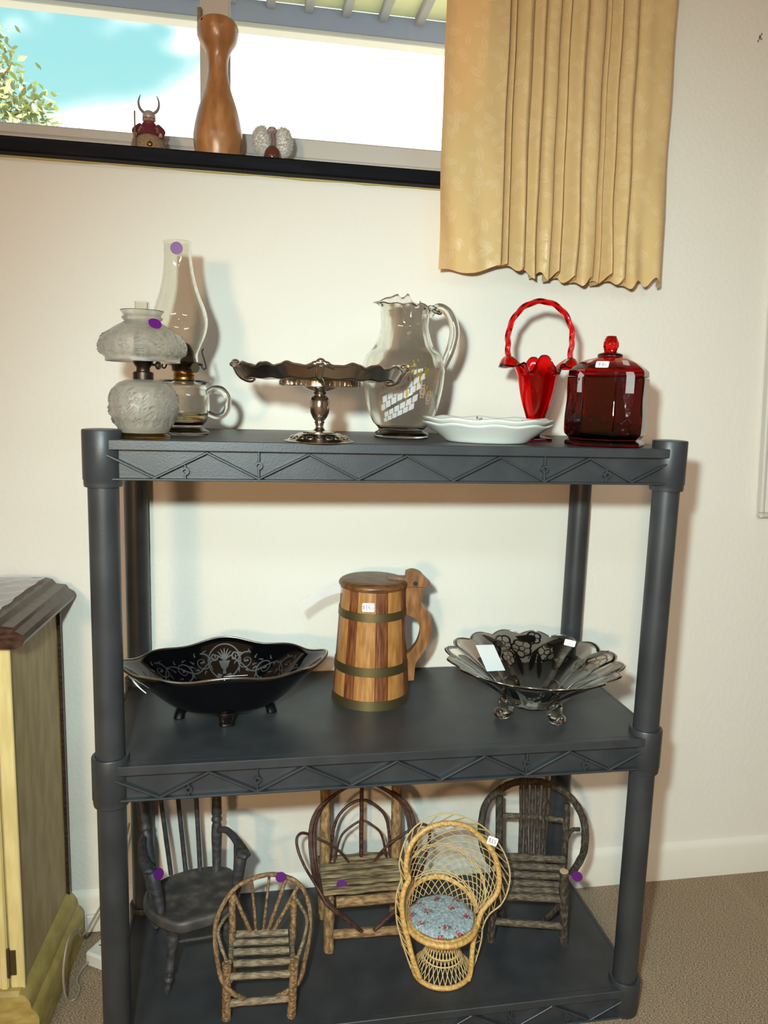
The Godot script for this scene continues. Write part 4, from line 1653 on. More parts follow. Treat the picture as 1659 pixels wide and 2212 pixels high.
func black_bowl() -> void:
	var t := thing("footed_bowl", "black glass oval footed bowl with silver scrollwork inside", "bowl", Vector3(-0.266, MID_Y, -0.152), 0.06)
	var P := func(a: float, r: float) -> Vector3:
		var lob := cos(8.0 * a) * 0.02 + cos(4.0 * a) * 0.03
		var k := 1.0 + lob * smoothstep(0.6, 1.0, r)
		var q := maxf(0.0, (r - 0.50) / 0.50)
		var y := 0.027 + 0.069 * pow(q, 1.1) + smoothstep(0.75, 1.0, r) * (0.0035 * cos(4.0 * a) + 0.003 * cos(8.0 * a))
		return Vector3(sin(a) * 0.163 * r * k, y, cos(a) * 0.098 * r * k)
	var seg := 144
	var rr := [0.003, 0.25, 0.45, 0.5, 0.55, 0.6, 0.66, 0.74, 0.82, 0.9, 0.96, 1.0]
	var rows := []
	for r in rr:
		var row := []
		for j in seg:
			var p: Vector3 = P.call(TAU * j / seg, r)
			row.append(p + Vector3(0, -0.005 * (1.0 - 0.6 * smoothstep(0.4, 1.0, r)), 0) + Vector3(p.x, 0, p.z).normalized() * 0.004 * smoothstep(0.3, 0.6, r))
		rows.append(row)
	for i in range(rr.size() - 1, -1, -1):
		var row := []
		for j in seg:
			row.append(P.call(TAU * j / seg, rr[i]))
		rows.append(row)
	var b := MB.new()
	b.grid(rows, true, true)
	part("bowl_body", b, M.black_glass, t)
	var rim := MB.new()
	var rp := []
	for j in seg:
		var p: Vector3 = P.call(TAU * j / seg, 1.0)
		rp.append(p + Vector3(p.x, 0, p.z).normalized() * 0.002 + Vector3(0, 0.0004, 0))
	rim.tube(rp, 0.0019, 8, true)
	part("silver_rim", rim, M.silver_line, t, "silver line round the rim")
	for i in 4:
		var a := TAU * i / 4
		var d := Vector3(sin(a), 0, cos(a))
		var R := 0.068 if i % 2 == 1 else 0.036
		var f := MB.new()
		var rws := []
		for q in [[-0.010, 0.034, 0.026, 0.016], [-0.004, 0.026, 0.020, 0.0135], [0.004, 0.016, 0.0145, 0.0105], [0.008, 0.008, 0.012, 0.009], [0.0095, 0.002, 0.013, 0.0095], [0.0095, 0.0, 0.012, 0.0085], [0.0095, 0.0, 0.0003, 0.0003]]:
			var row := []
			var c = d * (R + q[0]) + Vector3.UP * q[1]
			var sd := Vector3.UP.cross(d)
			for j in 20:
				var an := TAU * j / 20
				var sx := signf(cos(an)) * pow(absf(cos(an)), 0.6)
				var sz := signf(sin(an)) * pow(absf(sin(an)), 0.6)
				row.append(c + sd * sx * q[2] + d * sz * q[3])
			rws.append(row)
		f.grid(rws, true, true)
		for k in f.n.size():
			var c2 := d * R + Vector3.UP * 0.02
			if f.n[k].dot(f.v[k] - c2) < 0:
				f.n[k] = -f.n[k]
		part("foot", f, M.black_glass, t)
	# silver scrollwork on the inside of the wall
	var S := func(u: float, w: float) -> Vector3:
		return P.call(u, w)
	var sv := MB.new()
	for c in [0.0, PI]:
		for m in [-1.0, 1.0]:
			var k := 0.0
			for g in [[0.30, 0.80, 0.115, 1.0], [0.62, 0.74, 0.125, -1.0], [0.98, 0.80, 0.12, 1.0], [1.28, 0.74, 0.11, -1.0]]:
				var ce := Vector2(c + m * g[0], g[1])
				var sq := Vector2(1.15, 0.85)
				sv.stroke(spiral(ce, g[2], 1.35, m * g[3], PI * (0.5 if g[3] > 0 else 1.5), sq), 0.0030, S, 0.0003, -1.0, true)
				for e in 7:
					var a = TAU * e / 7.0 + g[0] * 3.0
					var p0: Vector2 = ce + Vector2(cos(a), sin(a)) * g[2] * 0.95 * sq
					var p1: Vector2 = ce + Vector2(cos(a + 0.3 * m), sin(a + 0.3 * m)) * g[2] * 1.32 * sq
					p1.y = clampf(p1.y, 0.6, 0.955)
					sv.stroke([p0, (p0 + p1) / 2 + Vector2(0.008, 0.004), p1], 0.0036, S, 0.00035, -1.0, true)
				sv.stroke([ce + Vector2(0.03, 0.0), ce, ce + Vector2(-0.03, 0.012)], 0.004, S, 0.0004, -1.0)
			# stem that joins the scrolls
			var st := []
			for i in 30:
				var u := 0.1 + i * 0.045
				st.append(Vector2(c + m * u, 0.755 + 0.06 * sin(u * 9.2 + 0.6)))
			sv.stroke(st, 0.0024, S, 0.0003, -1.0)
		# round medallion with an urn at the middle of each long side
		var ring := []
		for i in 41:
			var a := TAU * i / 40
			ring.append(Vector2(c + cos(a) * 0.22, 0.775 + sin(a) * 0.165))
		sv.stroke(ring, 0.0024, S, 0.0003, -1.0)
		sv.patch(v2([c - 0.075, 0.80, c - 0.05, 0.735, c - 0.018, 0.71, c - 0.03, 0.665, c + 0.03, 0.665, c + 0.018, 0.71, c + 0.05, 0.735, c + 0.075, 0.80]), S, 0.0004, -1.0)
		for e in 7:
			var a := deg_to_rad(30.0 + 20.0 * e)
			sv.stroke([Vector2(c, 0.805), Vector2(c + cos(a) * 0.09, 0.805 + sin(a) * 0.075), Vector2(c + cos(a) * 0.13, 0.805 + sin(a) * 0.10)], 0.0034, S, 0.00035, -1.0, true)
		for m in [-1.0, 1.0]:
			sv.patch(v2([c + m * 0.03, 0.655, c + m * 0.1, 0.675, c + m * 0.14, 0.63, c + m * 0.09, 0.615]), S, 0.0004, -1.0)
			sv.stroke(spiral(Vector2(c + m * 0.13, 0.84), 0.05, 1.2, m, PI, Vector2(1, 0.8)), 0.0026, S, 0.00035, -1.0)
	part("silver_scrollwork", sv, M.silver_foil, t, "silver overlay of scrolls, urns and leaves")
	var lb := MB.new()
	lb.box(Vector3(0.012, 0.1015, 0.091), Vector3(0.036, 0.0006, 0.012), 0.0002, Basis(Vector3(1, 0, 0), -0.35) * Basis(Vector3.UP, 0.12))
	part("paper_label", lb, M.paper, t, "slip of white paper at the front rim")
	var tg := MB.new()
	var rws := []
	for i in 12:
		var q := i / 11.0
		var c := Vector3(-0.157 + 0.012 * q + 0.016 * q * q, 0.088 - 0.034 * q, 0.010 + 0.012 * q)
		rws.append([c + Vector3(-0.0022 * (1.0 - q * 0.6), 0, 0), c + Vector3(0.0022 * (1.0 - q * 0.6), 0.0006, 0.0004)])
	tg.grid(rws, false, false)
	part("tag_string", tg, M.paper, t, "white curled tag at the left end")


func mug() -> void:
	var t := thing("wooden_tankard", "wooden stave tankard with metal hoops, hinged lid and carved handle", "tankard", Vector3(-0.007, MID_Y, -0.2045), -0.166)
	# turned so that local +z faces the viewer and +x is to the right
	var H := 0.209
	var rb := 0.0700
	var rt := 0.0578
	var rad := func(y: float) -> float:
		return lerpf(rb, rt, y / H)
	var ang := [-44.4, -26.3, 6.5, 27.0, 59.6, 82.0, 112.0, 133.0, 164.0, 184.0, 216.0, 236.0, 268.0, 287.0, 315.6]
	for i in 14:
		var a0 := deg_to_rad(ang[i] + 0.35)
		var a1 := deg_to_rad(ang[i + 1] - 0.35)
		var s := MB.new()
		var rows := []
		for k in 9:
			var y := H * k / 8.0
			var r: float = rad.call(y)
			var row := []
			for j in 6:
				var a := lerpf(a0, a1, j / 5.0)
				var rr: float = r - (0.0005 if j == 0 or j == 5 else 0.0)
				row.append(Vector3(sin(a) * rr, y, cos(a) * rr))
			rows.append(row)
		var inner := []
		for k in 9:
			var y := H * k / 8.0
			var r: float = rad.call(y) - 0.008
			var row := []
			for j in 6:
				var a := lerpf(a0, a1, j / 5.0)
				row.append(Vector3(sin(a) * r, y, cos(a) * r))
			inner.append(row)
		s.grid(rows, false, true)
		s.grid(inner, false, false)
		for k in 8:
			for e in [0, 5]:
				var p: Vector3 = rows[k][e]
				var q: Vector3 = inner[k][e]
				var nn := Vector3(cos(a0), 0, -sin(a0)) * (-1.0 if e == 0 else 1.0)
				s.flat([p, q, inner[k + 1][e], rows[k + 1][e]], nn)
		for k in [0, 8]:
			for j in 5:
				s.flat([rows[k][j], rows[k][j + 1], inner[k][j + 1], inner[k][j]], Vector3.DOWN if k == 0 else Vector3.UP)
		part("stave", s, M.stave_dark if i % 2 == 0 else M.stave_pale, t)
	var bt := MB.new()
	bt.lathe(prof([0, 0.004, 0.061, 0.004, 0.061, 0.014, 0, 0.014]), 32)
	part("bottom_board", bt, M.oak, t)
	for q in [[0.0, 0.0165], [0.0605, 0.0765], [0.1580, 0.1725]]:
		var h := MB.new()
		var r0: float = rad.call(q[0])
		var r1: float = rad.call(q[1])
		h.lathe(prof([r0 - 0.0002, q[0], r0 + 0.0013, q[0], r1 + 0.0013, q[1], r1 - 0.0002, q[1], r0 - 0.0002, q[0]]), 64)
		part("hoop", h, M.brass_old, t, "dull metal hoop")
	var l := Node3D.new()
	l.name = "lid"
	t.add_child(l)
	var ld := MB.new()
	ld.lathe(soft([0, 0.2105, 0.056, 0.2105, 0.0605, 0.2115, 0.0622, 0.2150, 0.0600, 0.2195, 0.052, 0.2225, 0.03, 0.2235, 0, 0.2238], 3), 56, Transform3D.IDENTITY, 0.6)
	part("lid_disc", ld, M.lid_wood, l)
	var br := MB.new()
	br.prism(v2([0.026, -0.0085, 0.060, -0.0105, 0.060, 0.0105, 0.026, 0.0085]), 0.2215, 0.2268, Transform3D(Basis(Vector3.RIGHT, Vector3.FORWARD, Vector3.UP), Vector3.ZERO))
	part("lid_strap", br, M.oak, l)
	var tp := MB.new()
	tp.prism(Array_to_v2(curve(prof([0.057, 0.2105, 0.057, 0.2330, 0.0600, 0.2375, 0.0705, 0.2400, 0.0830, 0.2360, 0.0905, 0.2285, 0.1010, 0.2185, 0.1015, 0.2155, 0.0875, 0.2105]), 4, false)), -0.0105, 0.0105)
	part("thumb_piece", tp, M.oak, l, "carved thumb piece at the lid hinge")
	var pin := MB.new()
	pin.tube([Vector3(0.0755, 0.2165, -0.0125), Vector3(0.0755, 0.2165, 0.0118)], 0.0044, 8)
	part("hinge_pin", pin, mat(rgb8(30, 20, 14), 0.7), l)
	var hd := MB.new()
	var op := [Vector2(0.0578, 0.2095), Vector2(0.0890, 0.2095), Vector2(0.0892, 0.1910)]
	op.append_array(curve(prof([0.0862, 0.1850, 0.0900, 0.1755, 0.0990, 0.1640, 0.1065, 0.1440, 0.1070, 0.1230, 0.1010, 0.1020, 0.0905, 0.0830, 0.0822, 0.0700, 0.0800, 0.0610]), 4))
	op.append_array([Vector2(0.0788, 0.0355), Vector2(0.0680, 0.0340), Vector2(0.0668, 0.0620)])
	op.append_array(curve(prof([0.0640, 0.0850, 0.0720, 0.0920, 0.0820, 0.1080, 0.0865, 0.1270, 0.0835, 0.1420, 0.0755, 0.1530, 0.0605, 0.1590]), 4))
	hd.prism(Array_to_v2(op), -0.0095, 0.0095)
	part("handle", hd, M.oak, t, "curved flat wooden handle")
	var sx := -0.0015
	sticker(t, Vector3(sx - 0.006, 0.1845, rad.call(0.1845) + 0.0009), Basis(Vector3.RIGHT, -0.06), 0.0215, 0.0155, "$165")
	var st := MB.new()
	var rows2 := []
	for i in 18:
		var q := i / 17.0
		var c := Vector3(-0.052 - 0.078 * q, 0.2075 - 0.004 * q - 0.034 * q * q, 0.020 + 0.010 * q)
		var up := Vector3(-0.35 * q - 0.02, 1.0, 0.15).normalized() * 0.0088
		rows2.append([c - up, c, c + up])
	st.grid(rows2, false, false)
	part("tape_strip", st, M.tape, t, "curling strip of clear tape hanging from the lid")


func Array_to_v2(a: Array) -> PackedVector2Array:
	var p := PackedVector2Array()
	for q in a:
		p.append(q)
	return p


func glass_bowl() -> void:
	var t := thing("footed_bowl", "clear glass scalloped footed bowl with silver flower overlay", "bowl", Vector3(0.266, MID_Y, -0.108), -0.385)
	var P := func(a: float, r: float) -> Vector3:
		var q := maxf(0.0, (r - 0.36) / 0.64)
		var sc := absf(cos(8.0 * a))
		var k := 1.0 + (0.07 * sc - 0.035) * smoothstep(0.40, 1.0, r)
		var y := 0.026 + 0.072 * pow(q, 0.72) + 0.005 * (sc - 0.5) * smoothstep(0.75, 1.0, r)
		return Vector3(sin(a), 0, cos(a)) * 0.147 * r * k + Vector3(0, y, 0)
	var seg := 192
	var rr := [0.003, 0.2, 0.33, 0.36, 0.4, 0.45, 0.5, 0.56, 0.64, 0.72, 0.8, 0.88, 0.95, 1.0]
	var rows := []
	for r in rr:
		var row := []
		for j in seg:
			var p: Vector3 = P.call(TAU * j / seg, r)
			row.append(p + Vector3(0, -0.0035 * (1.0 - 0.7 * smoothstep(0.4, 1.0, r)), 0) + Vector3(p.x, 0, p.z).normalized() * (0.0022 + 0.0028 * absf(cos(8.0 * TAU * j / seg))) * smoothstep(0.3, 0.45, r))
		rows.append(row)
	for i in range(rr.size() - 1, -1, -1):
		var row := []
		for j in seg:
			row.append(P.call(TAU * j / seg, rr[i]))
		rows.append(row)
	var b := MB.new()
	b.grid(rows, true, true)
	part("bowl_body", b, M.clear, t)
	var rim := MB.new()
	var rp := []
	for j in seg:
		var p: Vector3 = P.call(TAU * j / seg, 1.0)
		rp.append(p + Vector3(p.x, 0, p.z).normalized() * 0.0018)
	rim.tube(rp, 0.0013, 8, true)
	part("silver_rim", rim, M.silver_line, t, "silver line round the scalloped rim")
	for i in 4:
		var a := PI / 4 + TAU * i / 4
		var d := Vector3(sin(a), 0, cos(a))
		var f := MB.new()
		f.tube(curve([d * 0.046 + Vector3.UP * 0.036, d * 0.058 + Vector3.UP * 0.027, d * 0.0585 + Vector3.UP * 0.014, d * 0.062 + Vector3.UP * 0.0075, d * 0.070 + Vector3.UP * 0.0065], 4), [0.016, 0.016, 0.0155, 0.015, 0.0145, 0.014, 0.0135, 0.013, 0.0125, 0.012, 0.0115, 0.011, 0.0105, 0.0095, 0.0085, 0.0078, 0.006], 16)
		f.ball(d * 0.066 + Vector3.UP * 0.0095, Vector3(0.0155, 0.0095, 0.0155), 18, 12)
		part("foot", f, M.clear, t, "scrolled clear glass foot")
	# silver flowers on the far wall and the right
	var S := func(u: float, w: float) -> Vector3:
		return P.call(u, w)
	for q in [[PI + 0.50, 0.83, 0.95], [PI + 0.20, 0.76, 1.05], [PI - 0.24, 0.74, 1.05], [PI + 0.02, 0.90, 0.7], [PI + 0.50, 0.64, 0.85], [PI - 0.54, 0.66, 0.95], [PI - 1.15, 0.82, 1.0], [PI - 0.95, 0.70, 0.8], [0.3, 0.7, 0.9], [0.05, 0.62, 0.8]]:
		var o := MB.new()
		var s: float = q[2] * 0.14
		var pth := []
		var inr := []
		for k in 41:
			var a := TAU * k / 40
			var r := s * (0.82 + 0.2 * absf(cos(2.5 * a)))
			pth.append(Vector2(q[0] + cos(a) * r * 1.15, q[1] + sin(a) * r * 0.85))
			inr.append(Vector2(q[0] + cos(a) * s * 0.3 * 1.15, q[1] + sin(a) * s * 0.3 * 0.85))
		o.stroke(pth, 0.0036, S, 0.0004, -1.0)
		o.stroke(inr, 0.0024, S, 0.0004, -1.0)
		for k in 5:
			var a := TAU * (k + 0.5) / 5
			o.stroke([Vector2(q[0] + cos(a) * s * 0.38 * 1.15, q[1] + sin(a) * s * 0.38 * 0.85), Vector2(q[0] + cos(a) * s * 0.8 * 1.15, q[1] + sin(a) * s * 0.8 * 0.85)], 0.0022, S, 0.0004, -1.0)
		part("silver_flower", o, M.silver_dark, t)
	for q in [[PI + 0.62, 0.88, 0.6], [PI + 0.66, 0.74, 2.4], [PI + 0.3, 0.58, 1.3], [PI + 0.0, 0.62, 2.0], [PI + 0.12, 0.9, 0.2], [PI - 0.3, 0.88, 2.8], [PI - 0.36, 0.8, 0.9], [PI - 0.15, 0.55, 1.1], [PI - 1.3, 0.7, 0.8], [PI - 1.0, 0.9, 2.2], [0.2, 0.56, 0.4]]:
		var o := MB.new()
		var pl := PackedVector2Array()
		for k in 12:
			var a := TAU * k / 12
			pl.append(Vector2(q[0], q[1]) + Vector2(cos(a) * 0.15, sin(a) * 0.055 * (1.0 - 0.3 * cos(a))).rotated(q[2]))
		o.patch(pl, S, 0.0004, -1.0)
		part("silver_leaf", o, M.silver_dark, t)
	for q in [[PI + 0.1, 0.62, PI - 0.35, 0.95], [PI - 0.1, 0.6, PI + 0.6, 0.8], [PI - 0.2, 0.62, PI - 0.5, 0.82], [PI - 0.9, 0.6, PI - 1.2, 0.92]]:
		var o := MB.new()
		var st := []
		for k in 12:
			var e := k / 11.0
			st.append(Vector2(lerpf(q[0], q[2], e), lerpf(q[1], q[3], e) + 0.03 * sin(e * PI)))
		o.stroke(st, 0.002, S, 0.00045, -1.0)
		part("silver_stem", o, M.silver_dark, t)
	var f2 := func(u: float, w: float) -> Vector3:
		return P.call(u, w) + Vector3(0, 0.0012, 0)
	var pp := MB.new()
	var pn := pp.nrm(S, -2.15, 0.66, -1.0)
	var px := (Vector3.UP - pn * pn.y).normalized()
	var pf: Vector3 = P.call(-2.15, 0.66)
	pp.box(pf + pn * 0.007, Vector3(0.058, 0.040, 0.0005), 0.0002, Basis(px, pn.cross(px), pn) * Basis(Vector3.BACK, -0.15))
	var ps := thing("paper_slip", "white paper slip lying inside the clear glass bowl", "paper slip", t.position, t.rotation.y)
	part("paper", pp, M.paper, ps)
	var nn := Vector3(-0.35, 0.5, 0.75).normalized()
	var x := Vector3.UP.cross(nn).normalized()
	var at: Vector3 = P.call(PI - 0.52, 0.93)
	sticker(t, at + nn * 0.004, Basis(x, nn.cross(x), nn), 0.022, 0.012, "")


# ---------------------------------------------------------------- bottom shelf
func bar(parent: Node3D, called: String, pts: Array, r: float, m: Material, wob := 0.1, sides := 8) -> MeshInstance3D:
	var b := MB.new()
	stick(b, pts, r, wob, sides)
	return part(called, b, m, parent)


func chairs() -> void:
	twig_chair()
	bent_chair()
	log_chair()
	captain_chair()
	wicker_chair()


func twig_chair() -> void:
	var t := thing("miniature_chair", "small tan twig chair with a rounded hoop back and fan spindles at front left", "chair", Vector3(-0.21, LOW_Y, -0.05))
	bar(t, "front_leg", v3([-0.053, 0.0, 0.036, -0.052, 0.05, 0.036, -0.052, 0.1, 0.036]), 0.0074, M.twig)
	bar(t, "front_leg", v3([0.052, 0.0, 0.046, 0.054, 0.05, 0.046, 0.057, 0.104, 0.046]), 0.0074, M.twig)
	bar(t, "back_post", v3([-0.044, 0.0, -0.052, -0.045, 0.08, -0.056, -0.045, 0.153, -0.066]), 0.0064, M.twig)
	bar(t, "back_post", v3([0.058, 0.0, -0.05, 0.060, 0.08, -0.054, 0.061, 0.140, -0.064]), 0.0064, M.twig)
	bar(t, "seat_rail", v3([-0.048, 0.068, 0.036, -0.046, 0.066, -0.055]), 0.005, M.grey_twig)
	bar(t, "seat_rail", v3([0.055, 0.068, 0.046, 0.058, 0.066, -0.052]), 0.005, M.grey_twig)
	for q in [[0.036, 0.0058, -0.046], [0.008, 0.0058, -0.043], [-0.018, 0.0062, -0.042], [-0.041, 0.0056, -0.042], [-0.062, 0.0062, -0.042]]:
		bar(t, "seat_slat", [Vector3(q[2], 0.0755, q[0]), Vector3(0.002, 0.076, q[0] + 0.004), Vector3(0.051, 0.0755, q[0] + 0.007)], q[1], M.grey_twig)
	bar(t, "rung", v3([-0.05, 0.027, 0.036, 0.0, 0.03, 0.041, 0.05, 0.033, 0.046]), 0.0058, M.grey_twig)
	bar(t, "hoop", v3([-0.019, 0.024, 0.030, -0.044, 0.052, 0.043, -0.061, 0.075, 0.036, -0.070, 0.088, -0.004, -0.0735, 0.107, -0.030, -0.068, 0.129, -0.045, -0.052, 0.152, -0.058, -0.028, 0.170, -0.066, 0.014, 0.179, -0.070, 0.049, 0.173, -0.068, 0.076, 0.155, -0.060, 0.088, 0.122, -0.050, 0.087, 0.092, -0.030, 0.077, 0.068, 0.004, 0.062, 0.052, 0.038, 0.022, 0.026, 0.036]), 0.0041, M.twig, 0.06)
	for q in [[-0.013, -0.044, 0.154, 0.0036], [-0.004, -0.012, 0.172, 0.0026], [0.008, 0.018, 0.176, 0.0024], [0.016, 0.047, 0.170, 0.0036], [0.026, 0.069, 0.156, 0.0036]]:
		bar(t, "spindle", [Vector3(q[0], 0.078, -0.058), Vector3(lerpf(q[0], q[1], 0.5), (0.078 + q[2]) / 2, -0.0625), Vector3(q[1], q[2], -0.0665)], q[3], M.twig)
	bar(t, "arm_twig", v3([-0.050, 0.119, -0.058, -0.061, 0.126, -0.03, -0.067, 0.118, -0.008, -0.052, 0.098, 0.033]), 0.0028, M.grey_twig)
	bar(t, "arm_twig", v3([0.066, 0.134, -0.06, 0.080, 0.128, -0.02, 0.076, 0.112, 0.004, 0.060, 0.096, 0.040]), 0.0028, M.grey_twig)
	dot(t, Vector3(0.038, 0.1775, -0.0625), Vector3(-0.05, 0.15, 1.0), 0.0092)


func bent_chair() -> void:
	var t := thing("miniature_chair", "miniature plank seat chair with dark bent vine arms and arched back at centre", "chair", Vector3(0, LOW_Y, -0.2))
	bar(t, "front_leg", v3([-0.081, 0.0, 0.055, -0.082, 0.05, 0.055, -0.082, 0.104, 0.055]), 0.0098, M.log, 0.05, 12)
	bar(t, "front_leg", v3([0.062, 0.0, 0.058, 0.062, 0.05, 0.058, 0.062, 0.104, 0.058]), 0.0098, M.log, 0.05, 12)
	bar(t, "back_post", v3([-0.082, 0.0, -0.038, -0.081, 0.118, -0.044, -0.080, 0.262, -0.063]), 0.0105, M.log, 0.05, 12)
	bar(t, "back_post", v3([0.060, 0.0, -0.038, 0.060, 0.118, -0.044, 0.061, 0.262, -0.063]), 0.0105, M.log, 0.05, 12)
	bar(t, "rung", v3([-0.074, 0.032, 0.055, -0.01, 0.031, 0.057, 0.056, 0.030, 0.058]), 0.0082, M.log_h, 0.07, 12)
	bar(t, "seat_rail", v3([-0.084, 0.102, 0.045, -0.082, 0.102, -0.04]), 0.007, M.log)
	bar(t, "seat_rail", v3([0.062, 0.102, 0.047, 0.062, 0.102, -0.04]), 0.007, M.log)
	for i in 5:
		var z := 0.050 - i * 0.0245
		var b := MB.new()
		if i == 0:
			stick(b, [Vector3(-0.070, 0.098, z + 0.008), Vector3(0.0, 0.0985, z + 0.009), Vector3(0.066, 0.099, z + 0.01)], 0.0095, 0.06, 12)
			part("front_rail", b, M.log_h, t)
			b = MB.new()
		var rows := []
		for k in 13:
			var x := -0.093 + k * 0.0135
			var hw := 0.0105 + 0.0008 * sin(k * 1.9 + i * 2.0)
			var y := 0.1125 + 0.0012 * sin(k * 1.1 + i * 3.3)
			var row := []
			for j in 10:
				var a := TAU * j / 10
				row.append(Vector3(x, y + 0.0042 * sin(a), z - 0.004 + hw * signf(cos(a)) * pow(absf(cos(a)), 0.6)))
			rows.append(row)
		for e in [0, 12]:
			var c := Vector3.ZERO
			for p in rows[e]:
				c += p / 10.0
			var cap := []
			for p in rows[e]:
				cap.append(c + (p - c) * 0.02)
			if e == 0:
				rows.push_front(cap)
			else:
				rows.append(cap)
		b.grid(rows, true, false)
		fix_out(b, Vector3(0, 0.1125, z - 0.004), Vector3(0, 1, 1))
		part("seat_plank", b, M.plank, t)
	bar(t, "spindle", v3([-0.009, 0.112, -0.047, -0.009, 0.18, -0.054, -0.009, 0.262, -0.064]), 0.0042, M.vine)
	bar(t, "back_arch", v3([-0.071, 0.108, -0.044, -0.064, 0.176, -0.052, -0.046, 0.211, -0.057, -0.009, 0.228, -0.0615, 0.024, 0.212, -0.057, 0.043, 0.181, -0.053, 0.049, 0.108, -0.043]), 0.0032, M.vine, 0.06)
	bar(t, "back_arch", v3([-0.063, 0.108, -0.042, -0.051, 0.158, -0.048, -0.033, 0.177, -0.051, -0.008, 0.187, -0.0555, 0.012, 0.179, -0.051, 0.031, 0.158, -0.048, 0.042, 0.108, -0.042]), 0.0025, M.vine, 0.06)
	# bundles of bent vine down both sides and over the top
	for s in 2:
		for i in 5:
			var o := Vector3((i - 2) * 0.0032, 0.0, 0.0015 * (i % 2) - 0.002 * i)
			var pts := v3([-0.010, 0.272, -0.056, -0.046, 0.258, -0.050, -0.079, 0.239, -0.042, -0.097, 0.220, -0.036, -0.106, 0.191, -0.026, -0.105, 0.145, -0.004, -0.098, 0.118, 0.042])
			if i < 3:
				pts.append_array(v3([-0.079, 0.098, 0.069, -0.050, 0.068, 0.066, -0.021, 0.040, 0.066]))
			var path := []
			for k in pts.size():
				var p: Vector3 = pts[k] + o * sin(PI * (k + 0.6) / pts.size())
				if s == 1:
					p.x = -0.021 - p.x
				path.append(p)
			bar(t, "side_vine", path, 0.0029 if i < 3 else 0.0024, M.vine, 0.06)
		var lp := v3([-0.108, 0.179, -0.030, -0.127, 0.192, -0.020, -0.138, 0.188, -0.010, -0.136, 0.169, 0.000, -0.124, 0.147, 0.020, -0.107, 0.131, 0.050, -0.091, 0.108, 0.066])
		var dg := v3([-0.108, 0.180, -0.028, -0.092, 0.172, -0.025, -0.072, 0.160, -0.024, -0.052, 0.142, -0.025, -0.034, 0.114, -0.030])
		if s == 1:
			for k in lp.size():
				lp[k].x = -0.021 - lp[k].x
			for k in dg.size():
				dg[k].x = -0.021 - dg[k].x
		bar(t, "arm_loop", lp, 0.0028, M.vine, 0.05)
		bar(t, "arm_brace", dg, 0.0025, M.vine, 0.05)
	dot(t, Vector3(-0.058, 0.1165, 0.036), Vector3(0.0, 0.8, 0.6), 0.0095)


func fix_out(b: MB, c: Vector3, w: Vector3) -> void:
	for k in b.n.size():
		if b.n[k].dot((b.v[k] - c) * w) < 0:
			b.n[k] = -b.n[k]


